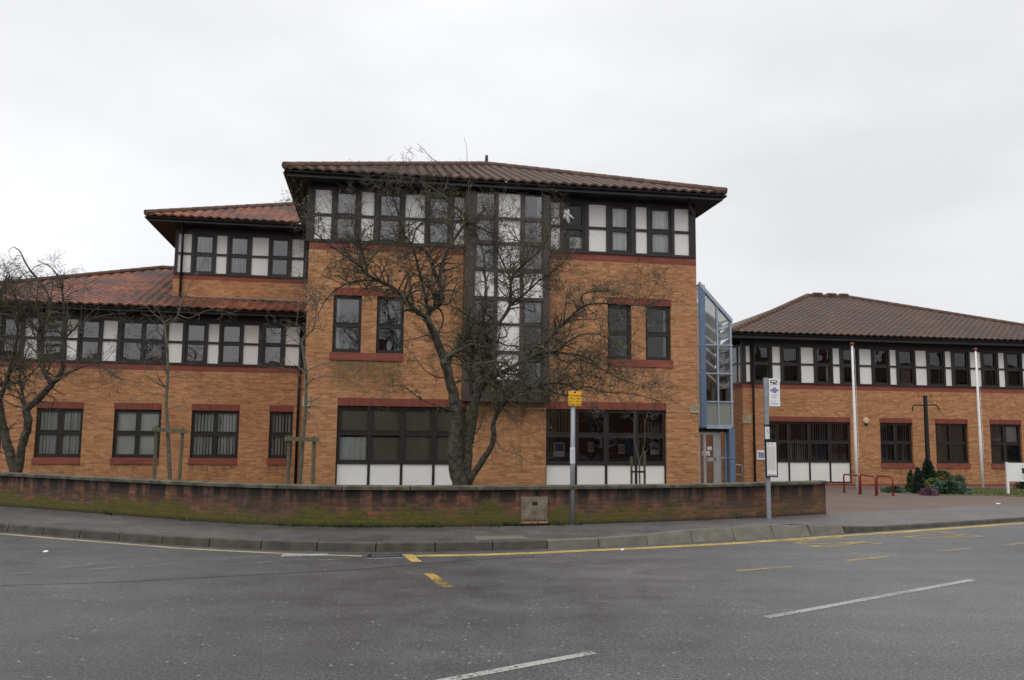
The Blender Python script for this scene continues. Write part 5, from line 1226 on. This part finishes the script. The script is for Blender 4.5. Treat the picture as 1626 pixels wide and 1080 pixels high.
for py, a_, w_ in ((611, .03, .16), (627.5, .05, .12), (631, .05, .1), (637, .03, .05), (637, .1, .05)): z_ = Z(py); f.box(x0 + a_, x0 + a_ + w_, -.0155, -.0125, z_ - .006, z_ + .007)
f.build('lettering', 'print_grey', fl)
f = MB(); f.box(x0 + .04, x1 - .03, -.0155, -.0125, Z(642), Z(640)); f.build('blue_stripe', 'sky_blue', fl)
f = MB(); x0, x1 = Xo(1213.5, 728), Xo(1232.3, 728); f.box(x0, x1, -.10, -.055, Z(757.5), Z(700.5)); cs = f.build('timetable_case', 'black_trim', t)
f = MB(); f.box(x0 + .025, x1 - .025, -.104, -.0995, Z(755.5), Z(702.5)); f.build('timetable', 'white_panel', cs)
f = MB(); yy = Z(704.5)
for a_, b_ in ((.04, .09), (.12, .17)): f.box(x0 + a_, x0 + b_, -.1055, -.1035, yy - .02, yy)
rg = random.Random(3)
for c in range(5):
    z_ = yy - .06
    while z_ > Z(746): f.box(x0 + .035 + c * .034, x0 + .035 + c * .034 + .024, -.1055, -.1035, z_ - .005, z_); z_ -= .0125
f.build('print', 'print_grey', cs)
f = MB(); f.box(x0 + .035, x1 - .035, -.1055, -.1035, Z(755), Z(753.2)); f.build('purple_stripe', 'logo_purple', cs)
f = MB()
for py in (675.5, 699): f.box(-.047, .047, -.05, .05, Z(py) - .015, Z(py) + .015)
f.build('clamp', 'black_trim', t)
f = MB(); f.box(-.046, .046, -.0485, -.0435, Z(697), Z(678)); nb = tag(f.build('paper_notice', 'paper', loc=tuple(b)), 'white paper notice clamped to the bus stop post above the timetable', 'notice')
f = MB(); f.add([(-.015, -.05, Z(682)), (.005, -.05, Z(681)), (.035, -.05, Z(688)), (.02, -.05, Z(689))], [(0, 3, 2, 1)]); f.build('print', 'print_grey', nb)
# flagpoles
def gxy(px, py):
    Y = 30
    for _ in range(15): p = onz(px, py, gz(0, Y)); Y = p.y
    return p
for (bx, by, tx, ty, lb) in ((1361, 778, 1353, 549, 'white flagpole with red cap before the right wing, behind the bicycle racks'), (1560.5, 774.5, 1549, 557, 'white flagpole with red cap left of the white sign board')):
    b = gxy(bx, by); t = empty('flagpole', tuple(b), 0, lb, 'flagpole', 'white flagpoles before the right wing'); top = aty(tx, ty, b.y); o = Vector(b)
    f = MB(); P = [Vector((0, 0, -.1)).lerp(Vector((top.x - b.x, 0, top.z - b.z)), q) for q in (0, .33, .66, .664, 1)]; f.tube(P, [.066, .06, .052, .046, .038], 14); f.build('pole', 'white_paint', t, smooth=True)
    f = MB(); e_ = P[-1]; f.tube([e_, e_ + Vector((0, 0, .03)), e_ + Vector((0, 0, .09)), e_ + Vector((0, 0, .12))], [.05, .085, .08, .03], 12); f.build('cap', 'red_paint', t, smooth=True)
    f = MB(); f.tube([P[0] + Vector((.10, -.03, 1.3)), e_ + Vector((.07, -.03, -.1))], .006, 4); f.build('halyard', 'white_paint', t)
# black post with curved cross arm and wire cross
b = gxy(1475.5, 777); t = empty('ornamental_post', tuple(b), 0, 'tall black iron post with curved cross arm rising from the shrubs', 'post'); top = aty(1469, 630, b.y)
dx = top.x - b.x; H_ = top.z - b.z
f = MB(); f.tube([(0, 0, 0), (dx * .5, 0, H_ * .5), (dx, 0, H_)], [.10, .085, .075], 12); f.tube([(dx, 0, H_), (dx, 0, H_ + .04)], [.095, .095], 12); f.build('pole', 'black_iron', t, smooth=False)
za = aty(1470, 644, b.y).z - b.z; kx = 1 / pxm(b.y)
f = MB(); f.tube([(dx - 20.5 * kx, 0, za - 8.5 * kx), (dx - 20.5 * kx, 0, za - 3 * kx), (dx - 18 * kx, 0, za + .6 * kx), (dx - 10 * kx, 0, za + .5 * kx), (dx, 0, za), (dx + 12 * kx, 0, za + 1.5 * kx), (dx + 17 * kx, 0, za + .5 * kx), (dx + 20 * kx, 0, za - 3 * kx), (dx + 21.5 * kx, 0, za - 8 * kx)], .026, 8); f.build('cross_arm', 'black_iron', t, smooth=True)
f = MB(); z_ = H_ + .0; f.tube([(dx - 12 * kx, 0, z_ + .02), (dx + 12 * kx, 0, z_ + .03)], .007, 5)
for s_ in (-11, 9.5): f.tube([(dx + s_ * kx, 0, z_ - .06), (dx + s_ * kx, 0, z_ + .1)], .010, 5); f.tube([(dx + s_ * kx, 0, z_ + .0), (dx + s_ * kx, 0, z_ + .05)], [.028, .02], 8)
f.build('wire_finials', 'black_iron', t)
# bicycle hoops
for (xa, ya, xb, yb, lb) in ((1340.5, 783, 1365, 785.5, 'red tubular bicycle hoop nearest the wall end, leftmost of three'), (1367, 784.5, 1391, 788, 'red tubular bicycle hoop, middle of three'), (1393, 786.5, 1418.5, 788, 'red tubular bicycle hoop nearest the shrubs, rightmost of three')):
    A_, B_ = gxy(xa, ya), gxy(xb, yb); c = (A_ + B_) / 2; B_ = B_ - c; A_ = A_ - c; A_.z = B_.z = -.05; hz = .68; d = (B_ - A_).normalized()
    t = empty('bicycle_rack', tuple(c), 0, lb, 'bicycle rack', 'red bicycle hoops on the forecourt')
    up = Vector((0, 0, hz)); f = MB(); r_ = .10
    P = [A_, A_ + up * .9 * .94, A_ + up + d * .03 - Vector((0, 0, .03)), A_ + up + d * r_, B_ + up - d * r_, B_ + up - d * .03 - Vector((0, 0, .03)), B_ + up * .9 * .94, B_]
    f.tube(P, .026, 10); f.build('hoop', 'red_paint', t, smooth=True)
    f = MB()
    for q in (A_, B_): f.tube([(q.x, q.y, .048), (q.x, q.y, .062)], .06, 12)
    f.build('foot_plate', 'red_paint', t)
# white sign board at the right edge
b = gxy(1601, 784.5); t = empty('sign_board', tuple(b), FR.a * .4, 'white sign board on white posts at the right edge of the lawn', 'sign board'); k = 1 / pxm(b.y)
Z = lambda py: aty(1600, py, b.y).z - b.z; W_ = 62 * k
f = MB(); f.box(-.035, .035, -.035, .035, -.1, Z(734)); f.build('post', 'white_paint', t)
f = MB(); f.box(W_ - .035, W_ + .035, -.035, .035, -.1, Z(734)); f.build('post', 'white_paint', t)
f = MB(); f.box(.036, W_ - .036, -.015, .015, Z(764.5), Z(735)); bo = f.build('board', 'white_paint', t)
f = MB(); x_ = 24 * k; f.box(x_, x_ + .24, -.019, -.0155, Z(752), Z(743)); f.build('emblem', 'ink', bo)
f = MB(); f.box(x_ + .09, x_ + .2, -.021, -.0195, Z(750.5), Z(744.5)); f.build('emblem_mark', 'logo_red', bo)
f = MB()
for py, w_ in ((739.5, .05), (754.5, .10), (758, .18), (760.3, .3)): f.box(x_, x_ + w_, -.019, -.0155, Z(py) - .012, Z(py) + .012)
f.build('lettering', 'print_grey', bo)
# torn plastic bag caught at the ribbon window
p = FM.w(FM.x(897, 341), -.34, 0); p.z = FM.h(897, 341, -.34)[1]; rg = random.Random(8); f = MB(); k = 1 / 57.
def rag(P, n=5):
    vs = []
    for i, (x, z) in enumerate(P): vs.append((x * k, rg.uniform(-.05, .05), -z * k))
    for i in range(1, len(vs) - 1): f.add([vs[0], vs[i], vs[i + 1]], [(0, 1, 2)])
rag([(0, 0), (-7, 0), (-6, -8), (-3, -9), (-1, -6), (1, -10), (4, -9), (3, -4), (1, 0)]); rag([(0, 0), (2, -4), (10, 5), (12, 7), (9, 6)]); rag([(0, 0), (-6, 2), (-7, 7), (-4, 6), (-1, 8), (2, 14), (4, 12), (3, 4)]); rag([(0, 0), (-3, -4), (-8, 4), (-6, 6), (-2, 5)])
tag(f.build('plastic_bag', 'white_paint', loc=tuple(p)), 'torn white plastic bag snagged in twigs before the top floor window', 'plastic bag')
# posters and display boards behind the right ground floor window
for (px, py, w_, h_, mt, lb) in ((938.5, 710, 10, 15, 'cream', 'small framed picture behind the second window pane right of the yellow sign'), (987, 713, 10, 15, 'cream', 'small framed picture behind the third pane of the right ground floor window'), (888, 714, 17, 22, 'logo_blue', 'blue display board behind the pane left of the yellow sign pole'), (1040, 712, 15, 20, 'logo_blue', 'blue display board behind the pane by the sapling')):
    Y = .42; x_, z_ = FM.h(px, py, Y); k = 1 / 54.; lc = FM.w(x_, Y, z_); f = MB(); w_ *= k; h_ *= k
    t = empty('display_board', tuple(lc), FM.a, lb, 'display board'); f.box(-w_ / 2, w_ / 2, 0, .02, -h_ / 2, h_ / 2); f.build('board', 'white_panel' if mt == 'logo_blue' else 'cream', t)
    f = MB(); f.box(-w_ * .4, w_ * .4, -.006, -.001, -h_ * .1 if mt == 'logo_blue' else -h_ * .35, h_ * .42); f.build('picture', mt if mt == 'logo_blue' else 'dim_blind', t)

# ================================================================== SHRUBS
def shrub(name, px, py, wpx, hpx, mat, label, n=900, shape='round', Y=None, leaf=.035, seed=0, group=None):
    b = gxy(px, py); 
    k = 1 / pxm(b.y); w, hh = wpx * k / 2, hpx * k; rg = random.Random(seed + px); f = MB()
    for _ in range(n):
        v = rg.random(); th = rg.uniform(0, 6.283)
        if shape == 'cone': z = v ** 1.15; rad = (1 - z) ** .75 * (1 - .0 * z) * rg.uniform(.55, 1.08)
        elif shape == 'flat': z = rg.random(); rad = math.sqrt(max(0, 1 - z * z)) * rg.uniform(.3, 1.15) * (.75 + .35 * math.sin(3 * th + seed) * math.sin(5 * th))
        else: z = v; rad = math.sqrt(max(0, 1 - (2 * z - 1) ** 2 * .95)) * rg.uniform(.6, 1.05)
        nn = 1 + .16 * noise.noise(Vector((math.cos(th) * 2, math.sin(th) * 2, z * 4 + seed)))
        c = Vector((w * rad * nn * math.cos(th), w * .8 * rad * nn * math.sin(th), hh * z * nn))
        out = Vector((math.cos(th), math.sin(th), .8 if shape != 'flat' else .4)).normalized(); s_ = leaf * rg.uniform(.6, 1.4)
        a = (out + Vector([rg.uniform(-.6, .6) for _ in range(3)])).normalized() * s_ * 1.6; q = a.cross(Vector([rg.uniform(-1, 1) for _ in range(3)])).normalized() * s_ * .5
        f.add([c - q, c + q, c + a + q * .2, c + a - q * .2], [(0, 1, 2, 3)])
    t = empty(name, tuple(b), 0, label, 'shrub', group); f.build('foliage', mat, t)
    f = MB(); f.tube([(0, 0, -.05), (0, 0, hh * .5)], [.03, .012], 6); f.build('stem', 'bark', t); return t
shrub('conifer', 1475, 777, 36, 46, 'conifer_dark', 'tallest dark conifer bush at the foot of the black iron post', 3200, 'cone', leaf=.045, seed=1)
shrub('conifer', 1447, 782, 18, 33, 'conifer_green', 'narrow pointed conifer at the left of the shrub group', 1300, 'cone', leaf=.035, seed=2)
shrub('conifer', 1459, 784, 22, 38, 'conifer_dark', 'dark pointed conifer between the narrow one and the iron post', 1600, 'cone', leaf=.04, seed=3)
shrub('round_shrub', 1498, 776, 24, 27, 'conifer_green', 'round dark green bush right of the black iron post', 1500, 'round', leaf=.035, seed=4)
shrub('golden_juniper', 1484, 781, 40, 19, 'gold_leaf', 'yellow green spreading juniper in the middle of the shrub group', 1500, 'flat', leaf=.05, seed=5)
shrub('spreading_juniper', 1508, 785, 58, 19, 'juniper', 'grey green spreading juniper at the right of the shrub group', 2400, 'flat', leaf=.055, seed=6)
shrub('upright_juniper', 1520, 781, 24, 24, 'juniper', 'thin feathery juniper sprays behind the right end of the shrubs', 500, 'round', leaf=.06, seed=9)
shrub('heather', 1475, 787, 30, 11, 'heather', 'low purple heather at the front of the shrub group', 1200, 'flat', leaf=.03, seed=7)
shrub('ground_cover_bush', 1420, 782.5, 44, 9, 'juniper', 'low grey green bush between the red hoops and the conifers', 1200, 'flat', leaf=.04, seed=8)
shrub('low_bush', 1628, 777, 34, 12, 'conifer_dark', 'low dark bush behind the white sign board at the right edge', 700, 'flat', leaf=.045, seed=10)
# litter
for (px, py, lb, s_) in ((72, 877, 'flat white scrap of paper on the road at the left', .04), (988, 874, 'tiny white paper scrap on the yellow line', .03), (1585, 800.5, 'small white scrap on the forecourt edge', .06)):
    b = onz(px, py, 0 if py > 850 else .16); f = MB(); f.add([(-s_, -s_ * .5, 0.006), (s_ * .9, -s_ * .7, .008), (s_, s_ * .5, .02), (-s_ * .2, s_ * .3, .03), (-s_ * .8, s_ * .6, .01)], [(0, 1, 3), (1, 2, 3), (0, 3, 4)])
    tag(f.build('litter', 'paper', loc=tuple(b)), lb, 'litter')

# ================================================================== HOUSES OVER THE ROAD (seen as reflections in the windows)
def house(x, y, w=9., d=8., hz=5.4, tall=False):
    t = empty('terraced_house', (x, y, .1), math.pi, 'red brick house with tiled roof across the road, seen only in the window reflections', 'house', 'houses across the road')
    op = [(1., 2.6, 1., 2.3), (5.6, 7.6, .9, 2.4), (1., 2.5, 3.4, 4.7), (4., 5., 3.4, 4.7), (6.2, 7.6, 3.4, 4.7), (3.5, 4.5, .0, 2.1)]
    if tall: hz = 8.6; op = op[:5] + [(1., 2.5, 6.1, 7.5), (4., 5., 6.1, 7.5), (6.2, 7.6, 6.1, 7.5)] + op[5:]
    f = MB(); wall_front(f, 0, w, 0, hz, op); f.quad((0, d, 0), (0, 0, 0), (0, 0, hz), (0, d, hz)); f.quad((w, 0, 0), (w, d, 0), (w, d, hz), (w, 0, hz)); f.quad((w, d, 0), (0, d, 0), (0, d, hz), (w, d, hz))
    f.add([(0, 0, hz), (0, d, hz), (0, d / 2, hz + 2.9), (w, 0, hz), (w, d, hz), (w, d / 2, hz + 2.9)], [(0, 1, 2), (3, 5, 4)]); f.build('wall', 'old_house_brick', t)
    for dy, s_ in ((0, 1), (d, -1)): slope(t, 'roof', (0 if s_ > 0 else w, dy - .35 * s_, hz - .2), (s_, 0, 0), (0, s_, 0), w, 2.9 / (d / 2), lambda u: d / 2 + .35, 'brown_tile', sub=4)
    f = MB(); f.box(.3, 1.2, d / 2 - .4, d / 2 + .4, hz + 2, hz + 4.2); f.build('chimney', 'old_house_brick', t)
    for a, b, c, e_ in op[:-1]: window(t, a, b, c, e_, 2, ((c + e_) / 2,), mat='white_paint', pane='dark_glass', blind=[('c', .02, .25, 0, 1, 'blind'), ('r', 0, 1, 0, 1, 'dim_blind')])
    f = MB(); a, b, c, e_ = op[-1]; f.box(a, b, .1, .16, c, e_); f.build('door', 'blue_steel', t)
    return t
brick('old_house_brick', (.26, .10, .06), (.20, .075, .05), (.30, .13, .08), (.22, .16, .12))
def copy_tree(o, parent=None):
    c = o.copy(); COL.objects.link(c); c.parent = parent
    for ch in [k for k in o.children]: copy_tree(ch, c)
    return c
hs0 = house(30, -21)
for x in (-46, -36.8, -25, -15.8, -6.6, 5, 14.2, 39.2): c = copy_tree(hs0); c.location = (x, -21, .1)
hs1 = house(50, -19, tall=True); hs1['label'] = 'tall three storey brick house across the road, seen only in the window reflections'; hs1['group'] = 'tall houses across the road'
for x in (59.2, 68.4, 79, 88.2, 97.4, 108, 117.2): c = copy_tree(hs1); c.location = (x, -19, .1)

lf = MB(); rg = random.Random(77)
def scatter(P, o0, o1, zf, n, x0, x1, sz=(.008, .022)):
    L = length_along(P)
    for _ in range(n):
        q = rg.uniform(0, L[-1]); p = at_len(P, L, q); 
        if not x0 < p.x < x1: continue
        i = min(range(0, len(P), 1), key=lambda k: abs(L[k] - q)); nn = knorm(P, i); c = p + nn * (o0 + (o1 - o0) * rg.random() ** 2); z = zf(c); s_ = rg.uniform(*sz); a = rg.uniform(0, 6.28)
        u = Vector((math.cos(a), math.sin(a), rg.uniform(-.2, .4))) * s_; v = Vector((-math.sin(a), math.cos(a), rg.uniform(-.2, .4))) * s_ * .6
        c = Vector((c.x, c.y, z + .008)); lf.add([c - u, c - v, c + u, c + v], [(0, 1, 2, 3)])
scatter(KP, -.02, -.30, lambda c: 0, 1500, -12, 16); scatter(WP, -.02, -.22, lambda c: .155, 1500, -12, 8); scatter(KP, -.3, -3, lambda c: 0, 160, -12, 16, (.006, .014))
pm('dead_leaf', (.10, .07, .04), .9, nscale=6, namt=.5, col2=(.26, .22, .16))
tag(lf.build('leaf_litter', 'dead_leaf'), 'small dead leaves and grit gathered in the gutter and along the wall foot', 'leaf litter', kind='stuff')
